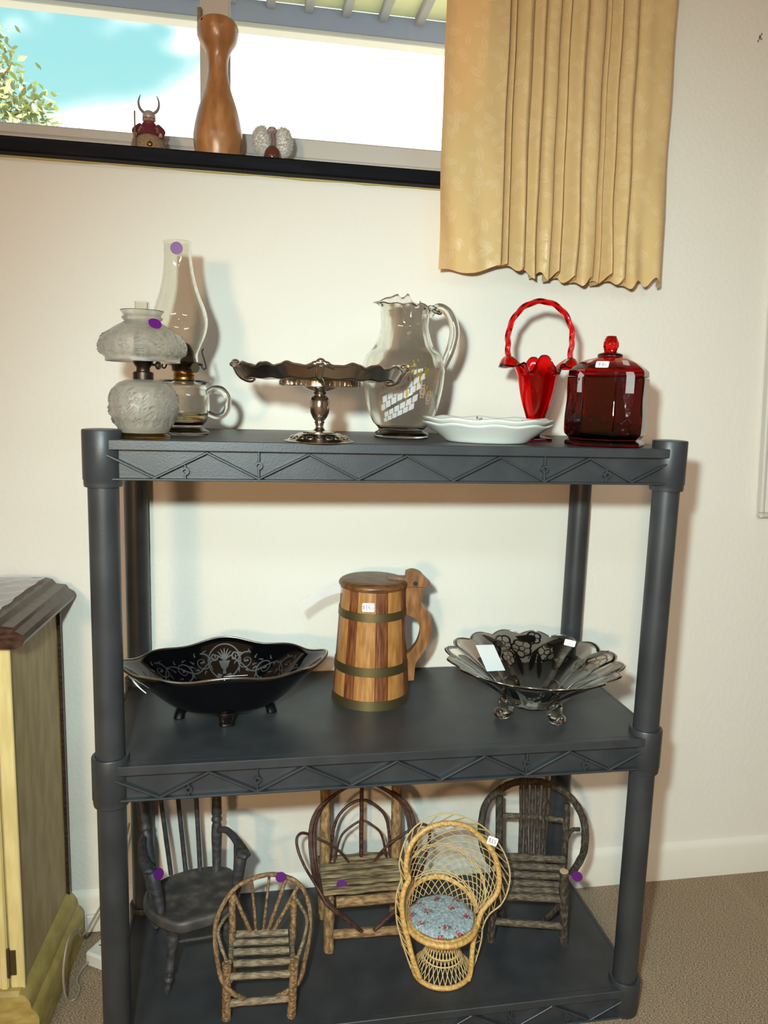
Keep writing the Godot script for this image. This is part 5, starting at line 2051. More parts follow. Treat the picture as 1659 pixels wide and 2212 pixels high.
func log_chair() -> void:
	var t := thing("miniature_chair", "dark bark log chair with a thick hoop back at the right of the bottom shelf", "chair", Vector3(0.292, LOW_Y, -0.116), deg_to_rad(-12.0))
	bar(t, "front_leg", v3([0.069, 0.0, 0.0, 0.065, 0.07, 0.0, 0.060, 0.148, 0.0]), 0.0088, M.bark, 0.08, 12)
	bar(t, "front_leg", v3([-0.069, 0.0, 0.0, -0.068, 0.07, 0.0, -0.066, 0.146, 0.0]), 0.0088, M.bark, 0.08, 12)
	for x in [0.060, -0.066]:
		var c := MB.new()
		c.lathe(prof([0, 0, 0.0082, 0, 0.0082, 0.0022, 0, 0.0026]), 16, Transform3D(Basis.IDENTITY, Vector3(x, 0.1468, 0)))
		part("cut_end", c, M.cut, t, "pale cut end of a leg")
	bar(t, "back_post", v3([-0.047, 0.0, -0.098, -0.047, 0.115, -0.110, -0.049, 0.222, -0.130]), 0.0074, M.bark, 0.08, 10)
	bar(t, "back_post", v3([0.080, 0.0, -0.098, 0.084, 0.103, -0.110, 0.087, 0.212, -0.130]), 0.0074, M.bark, 0.08, 10)
	for q in [[-0.003, -0.005], [0.008, 0.005], [0.018, 0.018], [0.029, 0.029], [0.040, 0.042]]:
		bar(t, "spindle", [Vector3(q[0], 0.09, -0.108), Vector3((q[0] + q[1]) / 2, 0.17, -0.122), Vector3(q[1], 0.246, -0.137)], 0.0043, M.bark, 0.14)
	bar(t, "back_rail", v3([-0.048, 0.182, -0.124, 0.02, 0.181, -0.128, 0.086, 0.178, -0.124]), 0.0058, M.bark_pale)
	bar(t, "hoop", v3([-0.068, 0.140, -0.01, -0.083, 0.150, -0.05, -0.087, 0.172, -0.090, -0.080, 0.205, -0.112, -0.064, 0.224, -0.125, -0.041, 0.241, -0.130, -0.016, 0.250, -0.135, 0.010, 0.253, -0.135, 0.045, 0.251, -0.135, 0.081, 0.236, -0.130, 0.106, 0.212, -0.120, 0.119, 0.183, -0.110, 0.118, 0.163, -0.090, 0.105, 0.150, -0.050, 0.076, 0.140, -0.008]), 0.0072, M.bark, 0.08, 10)
	bar(t, "stub_twig", v3([0.087, 0.144, -0.112, 0.096, 0.166, -0.110, 0.110, 0.172, -0.104]), 0.0042, M.bark)
	bar(t, "seat_rail", v3([0.064, 0.084, 0.004, 0.074, 0.090, -0.05, 0.083, 0.094, -0.11]), 0.006, M.bark)
	bar(t, "seat_rail", v3([-0.066, 0.084, 0.004, -0.058, 0.090, -0.05, -0.048, 0.094, -0.11]), 0.006, M.bark)
	for q in [[-0.001, 0.0905, 0.0070], [-0.019, 0.0925, 0.0068], [-0.037, 0.094, 0.0070], [-0.060, 0.0965, 0.0072], [-0.084, 0.0985, 0.0070], [-0.104, 0.1050, 0.0078]]:
		var f: float = -q[0] / 0.11
		bar(t, "seat_rung", [Vector3(lerpf(-0.064, -0.050, f), q[1], q[0]), Vector3(0.0, q[1] + 0.001, q[0]), Vector3(lerpf(0.060, 0.086, f), q[1] + 0.0005, q[0])], q[2], M.bark_pale, 0.09, 10)
	bar(t, "rung", v3([-0.064, 0.039, 0.0, 0.0, 0.0375, 0.0, 0.062, 0.036, 0.0]), 0.0066, M.bark_pale, 0.06, 10)
	bar(t, "brace", v3([0.062, 0.080, -0.002, 0.048, 0.050, -0.02, 0.030, 0.0, -0.045]), 0.0062, M.bark)
	bar(t, "brace", v3([-0.063, 0.080, -0.002, -0.050, 0.050, -0.02, -0.034, 0.0, -0.045]), 0.0062, M.bark)
	dot(t, Vector3(0.0835, 0.142, 0.004), Vector3(-0.25, 0.05, 1.0), 0.010)


func turned(parent: Node3D, called: String, a: Vector3, b: Vector3, pr: Array, m: Material, segs := 20) -> void:
	var mb := MB.new()
	var y := (b - a).normalized()
	var x := y.cross(Vector3.BACK).normalized()
	var L := (b - a).length()
	var p := [Vector2(0, 0)]
	for i in range(0, pr.size(), 2):
		p.append(Vector2(pr[i], pr[i + 1] * L))
	p.append(Vector2(0, L))
	mb.lathe(p, segs, Transform3D(Basis(x, y, x.cross(y)), a))
	part(called, mb, m, parent)


func captain_chair() -> void:
	var t := thing("miniature_chair", "black painted miniature spindle back armchair with saddle seat at back left", "chair", Vector3(-0.3, LOW_Y, -0.15))
	# saddle seat
	var ol := curve(prof([-0.042, 0.069, -0.074, 0.050, -0.101, 0.019, -0.110, -0.014, -0.104, -0.043, -0.080, -0.066, -0.048, -0.082, -0.018, -0.090, 0.013, -0.091, 0.040, -0.080, 0.054, -0.050, 0.058, -0.014, 0.048, 0.026, 0.022, 0.050, -0.010, 0.062]), 5, true)
	var cen := Vector2(-0.026, -0.012)
	var rows := []
	for q in [[0.004, 0.1065], [0.9, 0.1065], [0.98, 0.108], [1.0, 0.112], [1.0, 0.120], [0.985, 0.1245], [0.93, 0.1262], [0.86, 0.1245], [0.7, 0.1215], [0.45, 0.120], [0.2, 0.1215], [0.004, 0.122]]:
		var row := []
		for p in ol:
			var e: Vector2 = cen + (p - cen) * q[0]
			row.append(Vector3(e.x, q[1] + (0.003 * smoothstep(0.0, 0.05, e.y) * (1.0 - absf(e.x + 0.026) / 0.09) if q[1] > 0.119 else 0.0), e.y))
		rows.append(row)
	var s := MB.new()
	s.grid(rows, true, false)
	fix_seat(s)
	part("seat", s, M.painted_seat, t, "worn saddle shaped seat")
	var leg := [0.0038, 0.0, 0.0050, 0.06, 0.0058, 0.10, 0.0048, 0.14, 0.0075, 0.19, 0.0078, 0.22, 0.0050, 0.25, 0.0062, 0.28, 0.0052, 0.31, 0.0088, 0.36, 0.0078, 0.40, 0.0062, 0.43, 0.0072, 0.55, 0.0095, 0.75, 0.0100, 0.84, 0.0085, 0.87, 0.0096, 0.90, 0.0096, 1.0]
	turned(t, "leg", Vector3(-0.063, 0.0, 0.069), Vector3(-0.051, 0.110, 0.050), leg, M.painted)
	turned(t, "leg", Vector3(0.048, 0.0, 0.048), Vector3(0.030, 0.110, 0.028), leg, M.painted)
	turned(t, "leg", Vector3(-0.100, 0.0, -0.085), Vector3(-0.082, 0.110, -0.045), leg, M.painted)
	turned(t, "leg", Vector3(0.040, 0.0, -0.100), Vector3(0.026, 0.110, -0.060), leg, M.painted)
	bar(t, "stretcher", v3([-0.053, 0.084, 0.054, -0.01, 0.079, 0.044, 0.034, 0.076, 0.034]), 0.0032, M.painted, 0.02)
	bar(t, "stretcher", v3([-0.057, 0.06, 0.06, -0.07, 0.062, 0.0, -0.091, 0.06, -0.067]), 0.0032, M.painted, 0.02)
	bar(t, "stretcher", v3([0.04, 0.06, 0.038, 0.038, 0.062, -0.02, 0.033, 0.06, -0.08]), 0.0032, M.painted, 0.02)
	var post := [0.0095, 0.0, 0.0100, 0.03, 0.0080, 0.05, 0.0085, 0.2, 0.0100, 0.42, 0.0092, 0.52, 0.0075, 0.56, 0.0100, 0.58, 0.0100, 0.60, 0.0078, 0.63, 0.0098, 0.66, 0.0090, 0.74, 0.0082, 0.9, 0.0075, 1.0]
	turned(t, "back_post", Vector3(0.014, 0.122, -0.080), Vector3(0.014, 0.285, -0.102), post, M.painted)
	turned(t, "back_post", Vector3(-0.096, 0.122, -0.052), Vector3(-0.126, 0.285, -0.102), post, M.painted)
	for q in [[-0.069, -0.091], [-0.042, -0.059], [-0.016, -0.025]]:
		bar(t, "spindle", [Vector3(q[0], 0.121, -0.080), Vector3((q[0] + q[1]) / 2, 0.20, -0.094), Vector3(q[1], 0.285, -0.105)], 0.0042, M.painted, 0.03)
	var cr := MB.new()
	cr.box(Vector3(-0.056, 0.292, -0.104), Vector3(0.165, 0.026, 0.011), 0.004)
	part("crest_rail", cr, M.painted, t)
	for q in [v3([0.015, 0.200, -0.088, 0.033, 0.207, -0.072, 0.049, 0.203, -0.048, 0.060, 0.199, -0.022, 0.066, 0.197, 0.000]), v3([-0.112, 0.204, -0.084, -0.116, 0.204, -0.060, -0.113, 0.200, -0.030, -0.104, 0.197, 0.0, -0.092, 0.196, 0.020])]:
		var rws := []
		var p := curve(q, 5)
		for i in p.size():
			var d: Vector3 = (p[mini(i + 1, p.size() - 1)] - p[maxi(i - 1, 0)]).normalized()
			var sd := Vector3.UP.cross(d).normalized()
			var w := lerpf(0.0065, 0.0125, smoothstep(0.3, 1.0, float(i) / p.size()))
			if i == 0 or i == p.size() - 1:
				w *= 0.55
			var row := []
			for j in 14:
				var a := TAU * j / 14
				row.append(p[i] + sd * cos(a) * w + Vector3.UP * sin(a) * 0.0058)
			rws.append(row)
		for q2 in [[0.0025, 0.8], [0.0045, 0.45], [0.0052, 0.03]]:
			for e in 2:
				var at: Vector3 = p[0] if e == 0 else p[p.size() - 1]
				var d: Vector3 = (p[0] - p[1]).normalized() if e == 0 else (p[p.size() - 1] - p[p.size() - 2]).normalized()
				var sd := Vector3.UP.cross(d).normalized() * (-1.0 if e == 0 else 1.0)
				var w := 0.0036 if e == 0 else 0.0069
				var row := []
				for j in 14:
					var a := TAU * j / 14
					row.append(at + d * q2[0] + sd * cos(a) * w * q2[1] + Vector3.UP * sin(a) * 0.0058 * q2[1])
				if e == 0:
					rws.push_front(row)
				else:
					rws.append(row)
		var ar := MB.new()
		ar.grid(rws, true, false)
		for k in ar.n.size():
			var row_i := clampi(k / 15 - 3, 0, p.size() - 1)
			if ar.n[k].dot(ar.v[k] - p[row_i]) < 0:
				ar.n[k] = -ar.n[k]
		part("arm", ar, M.painted, t)
	var ap := [0.0060, 0.0, 0.0082, 0.12, 0.0092, 0.3, 0.0105, 0.7, 0.0112, 0.9, 0.0100, 0.94, 0.0100, 1.0]
	turned(t, "arm_post", Vector3(0.050, 0.122, -0.004), Vector3(0.060, 0.196, -0.012), ap, M.painted)
	turned(t, "arm_post", Vector3(-0.074, 0.122, 0.036), Vector3(-0.092, 0.194, 0.014), ap, M.painted)
	bar(t, "arm_spindle", v3([0.047, 0.122, -0.042, 0.05, 0.16, -0.044, 0.050, 0.200, -0.048]), 0.0042, M.painted, 0.03)
	bar(t, "arm_spindle", v3([-0.096, 0.122, -0.012, -0.105, 0.16, -0.02, -0.112, 0.198, -0.03]), 0.0042, M.painted, 0.03)
	dot(t, Vector3(-0.079, 0.1915, 0.022), Vector3(0.6, 0.5, 0.75), 0.0095)


func fix_seat(b: MB) -> void:
	for k in b.n.size():
		var o := Vector3(b.v[k].x + 0.026, (b.v[k].y - 0.116) * 6.0, b.v[k].z + 0.012)
		if b.n[k].dot(o) < 0 and absf(b.n[k].y) < 0.6:
			b.n[k] = -b.n[k]
		if absf(b.n[k].y) >= 0.6 and b.n[k].y * (b.v[k].y - 0.1155) < 0:
			b.n[k] = -b.n[k]


func wicker_chair() -> void:
	var t := thing("miniature_chair", "tan wicker peacock chair with high rounded fan back at front centre right", "chair", Vector3(0.1, LOW_Y, -0.08))
	var sc := Vector3(0.0095, 0.100, 0.010)
	var sr := 0.0605
	var bc := Vector3(0.013, 0.0, 0.012)
	var frame := curve(v3([0.052, 0.004, 0.046, 0.057, 0.020, 0.043, 0.061, 0.064, 0.036, 0.069, 0.094, 0.030, 0.079, 0.119, 0.024, 0.104, 0.140, 0.016, 0.112, 0.160, 0.012, 0.110, 0.191, 0.005, 0.100, 0.216, -0.000, 0.080, 0.240, -0.006, 0.055, 0.261, -0.010, 0.021, 0.269, -0.012, -0.012, 0.265, -0.011, -0.038, 0.249, -0.008, -0.053, 0.227, -0.003, -0.057, 0.196, 0.004, -0.052, 0.181, 0.007, -0.060, 0.166, 0.010, -0.065, 0.144, 0.015, -0.063, 0.113, 0.022, -0.055, 0.082, 0.031, -0.046, 0.046, 0.039, -0.034, 0.016, 0.044]), 6)
	var f := MB.new()
	f.tube(frame, 0.0046, 12)
	part("frame", f, M.cane, t, "thick wrapped cane frame")
	var ring := []
	for i in 48:
		var a := TAU * i / 48
		ring.append(bc + Vector3(sin(a) * 0.051, 0.0046, cos(a) * 0.048))
	var br := MB.new()
	br.tube(ring, 0.0044, 12, true)
	part("base_ring", br, M.cane, t)
	var rim := curve(v3([0.060, 0.006, 0.034, 0.074, 0.020, 0.019, 0.085, 0.050, 0.010, 0.089, 0.072, 0.004, 0.102, 0.091, -0.002, 0.125, 0.106, -0.006, 0.138, 0.132, -0.010, 0.141, 0.163, -0.015, 0.130, 0.198, -0.022, 0.106, 0.232, -0.030, 0.073, 0.257, -0.034, 0.030, 0.272, -0.037, -0.013, 0.266, -0.036, -0.047, 0.241, -0.031, -0.064, 0.198, -0.020, -0.061, 0.170, -0.014, -0.070, 0.140, -0.008, -0.070, 0.100, 0.0, -0.060, 0.060, 0.010, -0.046, 0.020, 0.024]), 6)
	var r2 := MB.new()
	r2.tube(rim, 0.0014, 7)
	part("outer_rim", r2, M.cane_thin, t)
	# loops between frame and rim
	var lo := MB.new()
	var n := 64
	var zz := []
	for i in n + 1:
		var q := float(i) / n
		var a: Vector3 = frame[int(q * (frame.size() - 1))]
		var b: Vector3 = rim[int(q * (rim.size() - 1))]
		zz.append(a.lerp(b, 0.08) if i % 2 == 0 else b)
	var i2 := 0
	while i2 < zz.size() - 2:
		lo.tube(curve([zz[i2], zz[i2].lerp(zz[i2 + 1], 0.7) + Vector3(0, 0.001, 0), zz[i2 + 1], zz[i2 + 2].lerp(zz[i2 + 1], 0.7), zz[i2 + 2]], 3), 0.0009, 5)
		i2 += 2
	stuff(part("edge_loops", lo, M.cane_thin, t))
	# seat ring and woven seat
	var se := MB.new()
	var sring := []
	for i in 48:
		var a := TAU * i / 48
		sring.append(sc + Vector3(sin(a) * sr, -0.006, cos(a) * sr))
	se.tube(sring, 0.0052, 12, true)
	for r in [0.006, 0.018, 0.030, 0.042, 0.054]:
		var p := []
		for i in 40:
			var a := TAU * i / 40
			p.append(sc + Vector3(sin(a) * r, -0.006, cos(a) * r))
		se.tube(p, 0.0062, 6, true)
	part("seat", se, M.cane, t)
	# the woven back: a curved lattice from the seat ring up to the frame
	var i0 := 24
	var i1 := 116
	var B := func(s: float, q: float) -> Vector3:
		var a := deg_to_rad(lerpf(88.0, 272.0, s))
		var low := sc + Vector3(sin(a) * sr, -0.002, cos(a) * sr)
		var k := lerpf(i0, i1, s)
		var j := mini(int(k), frame.size() - 2)
		var top: Vector3 = frame[j].lerp(frame[j + 1], k - j)
		var p := low.lerp(top, q)
		return p + Vector3(0, 0, -0.030 * sin(PI * minf(q * 0.85 + 0.12, 1.0)) * pow(sin(PI * s), 0.8))
	var la := MB.new()
	for m in [-1.0, 1.0]:
		for i in range(-9, 26):
			var p := []
			for k in 15:
				var q := k / 14.0
				var s = (i + 0.5) / 17.0 + m * (q - 0.5) * 0.52
				if s < 0.01 or s > 0.99:
					continue
				p.append(B.call(s, q))
			if p.size() > 3:
				la.tube(p, 0.00085, 5)
	for q in [0.24, 0.27, 0.60, 0.63]:
		var p := []
		for k in 33:
			p.append(B.call(lerpf(0.02, 0.98, k / 32.0), q + 0.006 * sin(k * 2.6)))
		la.tube(p, 0.0011, 5)
	stuff(part("woven_back", la, M.cane_thin, t))
	var bd := MB.new()
	for q in [0.17, 0.185, 0.2]:
		var p := []
		for k in 33:
			p.append(B.call(lerpf(0.03, 0.97, k / 32.0), q))
		bd.tube(p, 0.0022, 6)
	part("back_band", bd, M.cane, t, "woven band low on the back")
	# pedestal
	var ne := MB.new()
	for q in [[0.094, 0.026], [0.088, 0.023], [0.082, 0.0215], [0.076, 0.0225]]:
		var p := []
		for i in 32:
			var a := TAU * i / 32
			p.append(Vector3(lerpf(bc.x, sc.x, 0.8) + sin(a) * q[1], q[0], 0.011 + cos(a) * q[1]))
		ne.tube(p, 0.0036, 8, true)
	part("pedestal_neck", ne, M.cane, t)
	var pd := MB.new()
	for m in [-1.0, 1.0]:
		for i in 30:
			var p := []
			for k in 9:
				var q := k / 8.0
				var a = TAU * i / 30 + m * q * 0.55
				var r := 0.022 + 0.027 * pow(q, 1.5)
				p.append(Vector3(bc.x + sin(a) * r, 0.074 - 0.070 * q, bc.z + cos(a) * r * 0.96))
			pd.tube(p, 0.00085, 5)
	for q in [0.45, 0.6]:
		var p := []
		for i in 40:
			var a := TAU * i / 40
			var r := 0.022 + 0.027 * pow(q, 1.5)
			p.append(Vector3(bc.x + sin(a) * r, 0.074 - 0.070 * q, bc.z + cos(a) * r * 0.96))
		pd.tube(p, 0.0014, 6, true)
	stuff(part("woven_pedestal", pd, M.cane_thin, t))
	var nn := Vector3(-0.1, 0.2, 1.0).normalized()
	var x := Vector3.UP.cross(nn).normalized().rotated(nn, -0.35)
	sticker(t, Vector3(0.098, 0.2385, 0.004), Basis(x, nn.cross(x), nn), 0.019, 0.0145, "$15")
	# cushion
	var c := thing("cushion", "round blue grey cushion with small red roses on the wicker seat", "cushion", t.position + sc + Vector3(0, 0.0022, 0))
	var rows := []
	for q in [[0.003, -0.001], [0.8, -0.001], [0.96, 0.0005], [1.0, 0.003], [0.97, 0.0058], [0.85, 0.0082], [0.6, 0.0100], [0.3, 0.0105], [0.003, 0.0104]]:
		var row := []
		for j in 72:
			var a := TAU * j / 72
			var r: float = q[0] * 0.0575 * (1.0 + 0.01 * sin(9.0 * a))
			row.append(Vector3(sin(a) * r, q[1] + (0.0008 * sin(5.0 * a + r * 130.0) * smoothstep(0.0, 0.03, r) if q[1] > 0.004 else 0.0), cos(a) * r))
		rows.append(row)
	var cu := MB.new()
	cu.grid(rows, true, true)
	for k in cu.v.size():
		cu.t[k] = Vector2(cu.v[k].x, cu.v[k].z) / 0.124 + Vector2(0.5, 0.5)
	var im := Image.create(512, 512, false, Image.FORMAT_RGB8)
	var no := noise(0.03, 5)
	for y in 512:
		for xx in 512:
			im.set_pixel(xx, y, Color(0.53, 0.58, 0.60).lerp(Color(0.70, 0.74, 0.75), clampf(no.get_noise_2d(xx, y) * 1.1 + 0.5, 0, 1)))
	for q in [[250, 90], [150, 215], [330, 205], [420, 300], [80, 330], [240, 400], [400, 110], [90, 110], [320, 470], [180, 480], [470, 210], [30, 220]]:
		for e in 90:
			var a := rng.randf() * TAU
			var d := absf(rng.randfn(0, 1.0))
			var green := e < 38
			var cx := int(q[0] + cos(a) * d * (30 if green else 14) + (8 if green else 0))
			var cy := int(q[1] + sin(a) * d * (18 if green else 13) + (10 if green else 0))
			var col = Color(0.30, 0.38, 0.34) if green else [Color(0.62, 0.2, 0.24), Color(0.72, 0.36, 0.38), Color(0.86, 0.72, 0.68), Color(0.5, 0.14, 0.2)][e % 4]
			im.fill_rect(Rect2i(clampi(cx, 0, 505), clampi(cy, 0, 505), rng.randi_range(6, 13), rng.randi_range(5, 10)), col)
	var cm := mat(Color.WHITE, 0.85)
	cm.albedo_texture = ImageTexture.create_from_image(im)
	part("cover", cu, cm, c)


# ---------------------------------------------------------------- on the sill
func sill_things() -> void:
	var y := 1.4772
	var m := thing("pepper_mill", "tall turned wooden pepper mill standing on the black window sill", "pepper mill", Vector3(-0.283, y, -0.366))
	var b := MB.new()
	var p := [Vector2(0, 0)]
	p.append_array(soft([0.0385, 0.0, 0.0394, 0.006, 0.0431, 0.0275, 0.0424, 0.0472, 0.0347, 0.0831, 0.0225, 0.1188, 0.0180, 0.1420, 0.0172, 0.1560, 0.0185, 0.1710, 0.0245, 0.1850, 0.0318, 0.1965, 0.0359, 0.2130, 0.0335, 0.2255, 0.0273, 0.2315, 0.0120, 0.2350], 5))
	p.append(Vector2(0, 0.2352))
	b.lathe(p, 56)
	part("body", b, M.mill, m)
	var h := MB.new()
	h.ball(Vector3(-0.0238, 0.2215, 0.0215), Vector3(0.0042, 0.0042, 0.0028), 14, 10)
	part("plugged_hole", h, mat(rgb8(40, 22, 14), 0.8), m, "dark plugged hole in the head")
	# horned figure
	var v := thing("figurine", "small horned figurine in a dark red cloak with a staff on the window sill", "figurine", Vector3(-0.4015, y, -0.366))
	var bd := MB.new()
	bd.lathe(soft([0, 0, 0.030, 0, 0.031, 0.010, 0.027, 0.026, 0.021, 0.040, 0.014, 0.048, 0.0, 0.050], 4), 24, Transform3D(Basis.from_scale(Vector3(1, 1, 0.75)), Vector3.ZERO))
	part("robe", bd, mat(rgb8(150, 124, 96), 0.95), v, "tan fur robe")
	var fu := MB.new()
	for i in 380:
		var a := rng.randf() * TAU
		var hh := rng.randf_range(0.002, 0.044)
		var r := lerpf(0.031, 0.017, hh / 0.046)
		var at := Vector3(sin(a) * r, hh, cos(a) * r * 0.75)
		var d := Vector3(sin(a), rng.randf_range(-0.8, 0.1), cos(a)).normalized()
		fu.tube([at, at + d * 0.004, at + d * 0.007 + Vector3(0, -0.002, 0)], [0.0007, 0.0005, 0.0001], 4, false, false)
	stuff(part("fur", fu, mat(rgb8(176, 150, 126), 0.95), v))
	var ck := MB.new()
	var rows := []
	for i in 10:
		var q := i / 9.0
		var row := []
		for j in 25:
			var a := deg_to_rad(-150.0 + 300.0 * j / 24.0)
			var r := lerpf(0.011, 0.0265, q) + 0.0014 * sin(a * 9.0) * q
			row.append(Vector3(sin(a) * r, lerpf(0.052, 0.018 + 0.012 * cos(a), q), cos(a) * r * 0.78 + 0.0025))
		rows.append(row)
	ck.grid(rows, false, false)
	part("cloak", ck, mat(rgb8(104, 26, 44), 0.85), v, "dark red cloak")
	var hd := MB.new()
	hd.ball(Vector3(0, 0.058, 0.002), Vector3(0.0095, 0.011, 0.0095), 18, 12)
	hd.ball(Vector3(0, 0.0565, 0.0118), Vector3(0.0022, 0.0028, 0.003), 10, 8)
	for s in [-1.0, 1.0]:
		hd.ball(Vector3(s * 0.0095, 0.058, 0.002), Vector3(0.002, 0.003, 0.002), 8, 6)
	part("head", hd, mat(rgb8(176, 136, 112), 0.7), v)
	var ey := MB.new()
	for s in [-1.0, 1.0]:
		ey.ball(Vector3(s * 0.0036, 0.0595, 0.0108), Vector3(0.0011, 0.0011, 0.0008), 8, 6)
	part("eye", ey, mat(rgb8(24, 20, 20), 0.3), v)
	var be := MB.new()
	be.lathe(soft([0, 0.036, 0.004, 0.038, 0.008, 0.046, 0.0088, 0.054, 0.0, 0.0555], 3), 16, Transform3D(Basis.from_scale(Vector3(1, 1, 0.6)), Vector3(0, 0, 0.0075)))
	part("beard", be, mat(rgb8(120, 60, 62), 0.95), v, "reddish beard")
	var he := MB.new()
	he.lathe(soft([0.0108, 0.060, 0.0112, 0.0625, 0.0100, 0.068, 0.006, 0.0722, 0, 0.0735], 3), 24, Transform3D(Basis.IDENTITY, Vector3(0, 0, 0.002)))
	part("helmet", he, mat(rgb8(178, 168, 156), 0.45, 0.4), v, "pale helmet")
	for s in [-1.0, 1.0]:
		var hn := MB.new()
		hn.tube(curve(v3([s * 0.008, 0.069, 0.002, s * 0.0145, 0.075, 0.002, s * 0.0172, 0.0835, 0.002, s * 0.0165, 0.091, 0.002, s * 0.0135, 0.0985, 0.002]), 3), [0.0026, 0.0025, 0.0024, 0.0023, 0.0022, 0.002, 0.0018, 0.0017, 0.0015, 0.0013, 0.0011, 0.0008, 0.0004], 8)
		part("horn", hn, mat(rgb8(120, 112, 112), 0.4), v)
		var arm := MB.new()
		arm.tube(curve(v3([s * 0.014, 0.047, 0.0, s * 0.023, 0.038, 0.008, s * 0.0215, 0.030, 0.019]), 4), [0.0058, 0.0058, 0.0056, 0.0054, 0.0052, 0.005, 0.0048, 0.0045, 0.004], 10)
		part("sleeve", arm, mat(rgb8(112, 30, 48), 0.85), v)
		var ha := MB.new()
		ha.ball(Vector3(s * 0.0213, 0.0285, 0.0208), Vector3(0.0032, 0.0038, 0.0028), 10, 8)
		for k in 4:
			ha.tube([Vector3(s * 0.0213 + (k - 1.5) * 0.0016, 0.0275, 0.0215), Vector3(s * 0.0213 + (k - 1.5) * 0.0017, 0.0258, 0.0238), Vector3(s * 0.0213 + (k - 1.5) * 0.0015, 0.0246, 0.0228)], 0.0008, 6)
		part("hand", ha, mat(rgb8(176, 136, 112), 0.7), v)
	var sf := MB.new()
	sf.tube([Vector3(-0.0213, 0.0, 0.0245), Vector3(-0.0213, 0.035, 0.0242), Vector3(-0.0212, 0.064, 0.024)], 0.0013, 8)
	part("staff", sf, mat(rgb8(120, 96, 80), 0.7), v)
	var bo := MB.new()
	bo.lathe(soft([0, 0, 0.0046, 0, 0.0042, 0.0016, 0.002, 0.0028, 0, 0.003], 3), 18, Transform3D(Basis(Vector3.RIGHT, Vector3.BACK, Vector3.DOWN), Vector3(0.003, 0.0125, 0.0225)))
	part("buckle", bo, M.brass, v, "shiny gold buckle")
	# woolly creature
	var w := thing("woolly_ornament", "white woolly ornament with a glossy brown nut body right of the pepper mill", "ornament", Vector3(-0.187, y, -0.366))
	var nb := MB.new()
	nb.lathe(soft([0, 0, 0.010, 0.0005, 0.0145, 0.007, 0.0152, 0.014, 0.0125, 0.0235, 0.0065, 0.030, 0, 0.031], 4), 28, Transform3D(Basis.IDENTITY, Vector3(0, 0, 0.006)))
	part("nut_body", nb, mat(rgb8(92, 52, 36), 0.16), w, "glossy brown nut body")
	var nk := MB.new()
	nk.tube(curve(v3([0.001, 0.029, 0.006, 0.003, 0.038, 0.007, 0.0015, 0.046, 0.008, 0, 0.053, 0.009]), 4), 0.0042, 10)
	part("neck", nk, mat(rgb8(120, 96, 92), 0.9), w)
	var hh2 := MB.new()
	hh2.ball(Vector3(-0.001, 0.0565, 0.010), Vector3(0.0085, 0.0062, 0.0072), 16, 10)
	hh2.ball(Vector3(-0.001, 0.0545, 0.0172), Vector3(0.0035, 0.0028, 0.003), 10, 8)
	part("head", hh2, mat(rgb8(168, 146, 142), 0.9), w)
	var ee := MB.new()
	for s in [-1.0, 1.0]:
		ee.ball(Vector3(-0.001 + s * 0.0038, 0.0582, 0.0162), Vector3(0.0011, 0.0012, 0.0008), 8, 6)
	part("eye", ee, mat(rgb8(30, 24, 24), 0.2), w)
	var wo := MB.new()
	for s in [-1.0, 1.0]:
		wo.ball(Vector3(s * 0.019, 0.040, -0.001), Vector3(0.0155, 0.0235, 0.012), 18, 12)
	for i in 3000:
		var s := -1.0 if i % 2 == 0 else 1.0
		var d := Vector3(rng.randfn(), rng.randfn(), rng.randfn()).normalized()
		var c := Vector3(s * 0.019, 0.040, -0.001)
		var at := c + d * Vector3(0.015, 0.023, 0.0115)
		var e := (d + Vector3(rng.randfn(0, 0.5), rng.randfn(0, 0.5), rng.randfn(0, 0.5))).normalized()
		var g := (d + Vector3(rng.randfn(0, 0.9), rng.randfn(0, 0.9), rng.randfn(0, 0.9))).normalized()
		wo.tube([at, at + e * 0.0024, at + e * 0.003 + g * 0.0026], [0.0005, 0.00045, 0.0002], 3, false, false)
	var wm := mat(rgb8(226, 220, 210), 0.95)
	wm.backlight_enabled = true
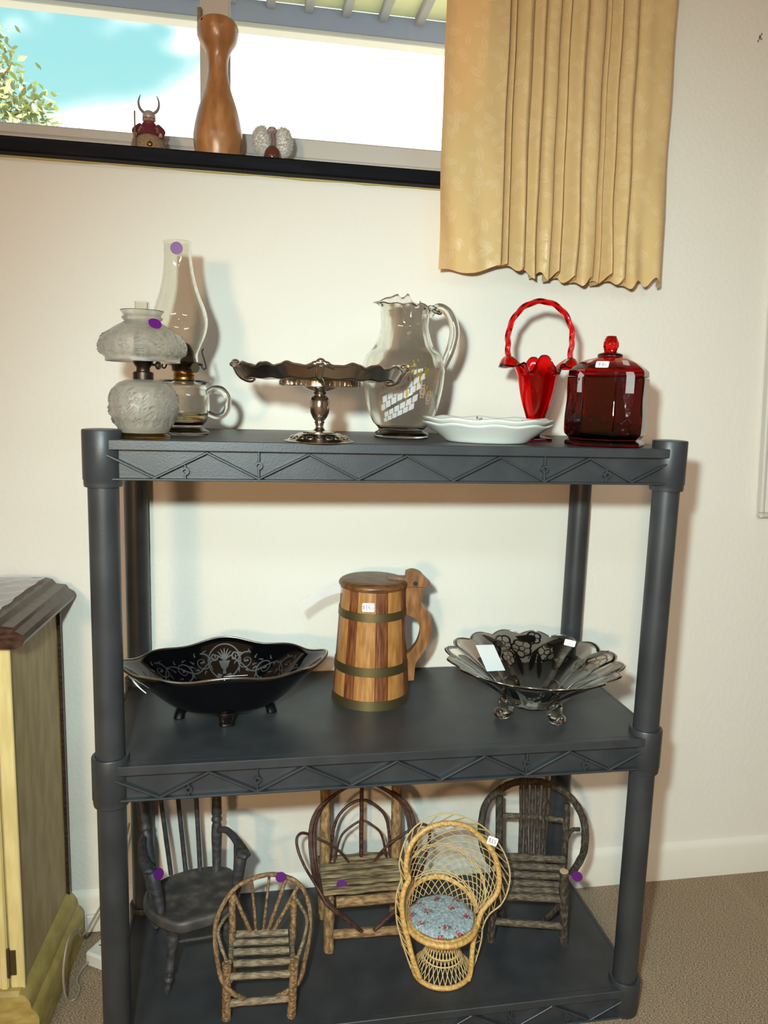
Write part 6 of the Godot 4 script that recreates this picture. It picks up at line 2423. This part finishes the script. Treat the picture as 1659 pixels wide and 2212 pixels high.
	wm.backlight = Color(0.35, 0.34, 0.32)
	stuff(part("wool", wo, wm, w))


func cords() -> void:
	var c := MB.new()
	c.tube(curve(v3([-0.455, 0.235, -0.318, -0.470, 0.170, -0.312, -0.492, 0.110, -0.302, -0.512, 0.080, -0.270, -0.530, 0.062, -0.240, -0.533, 0.100, -0.205, -0.538, 0.112, -0.165, -0.541, 0.080, -0.138, -0.541, 0.030, -0.140, -0.536, 0.006, -0.150, -0.527, 0.004, -0.155, -0.525, 0.004, -0.178, -0.534, 0.004, -0.197, -0.530, 0.006, -0.222, -0.517, 0.013, -0.236]), 6), 0.0021, 8)
	var e := thing("extension_cord", "grey power cord looping over the cabinet base moulding to the power strip", "cord")
	part("cable", c, M.cord, e)
	var s := thing("power_strip", "white power strip on the carpet between cabinet and shelving", "power strip", Vector3(-0.4985, 0.0, -0.244), deg_to_rad(58.0))
	var b := MB.new()
	b.box(Vector3(0.018, 0.0155, 0), Vector3(0.078, 0.029, 0.042), 0.004)
	part("case", b, M.white_plastic, s)
	for i in 2:
		var o := MB.new()
		o.box(Vector3(0.004 + 0.028 * i, 0.0302, -0.006), Vector3(0.0016, 0.0006, 0.007))
		o.box(Vector3(0.004 + 0.028 * i, 0.0302, 0.006), Vector3(0.0016, 0.0006, 0.007))
		part("socket", o, mat(rgb8(40, 38, 36), 0.6), s)
	var w := thing("wall_outlet", "white outlet box low on the wall behind the shelving post", "wall outlet", Vector3(-0.528, 0.0235, -0.330))
	var p := MB.new()
	p.box(Vector3(0.008, 0.0, 0.004), Vector3(0.042, 0.036, 0.010), 0.002)
	part("cover_plate", p, M.white_plastic, w)
	var k := MB.new()
	k.tube(curve(v3([-0.495, 0.045, -0.322, -0.462, 0.009, -0.318, -0.444, 0.010, -0.318, -0.41, 0.004, -0.315, -0.34, 0.004, -0.318, -0.2, 0.004, -0.32]), 6), 0.0017, 8)
	var n := thing("thin_cord", "thin white cord lying along the wall behind the shelving", "cord")
	part("cable", k, M.white_plastic, n)
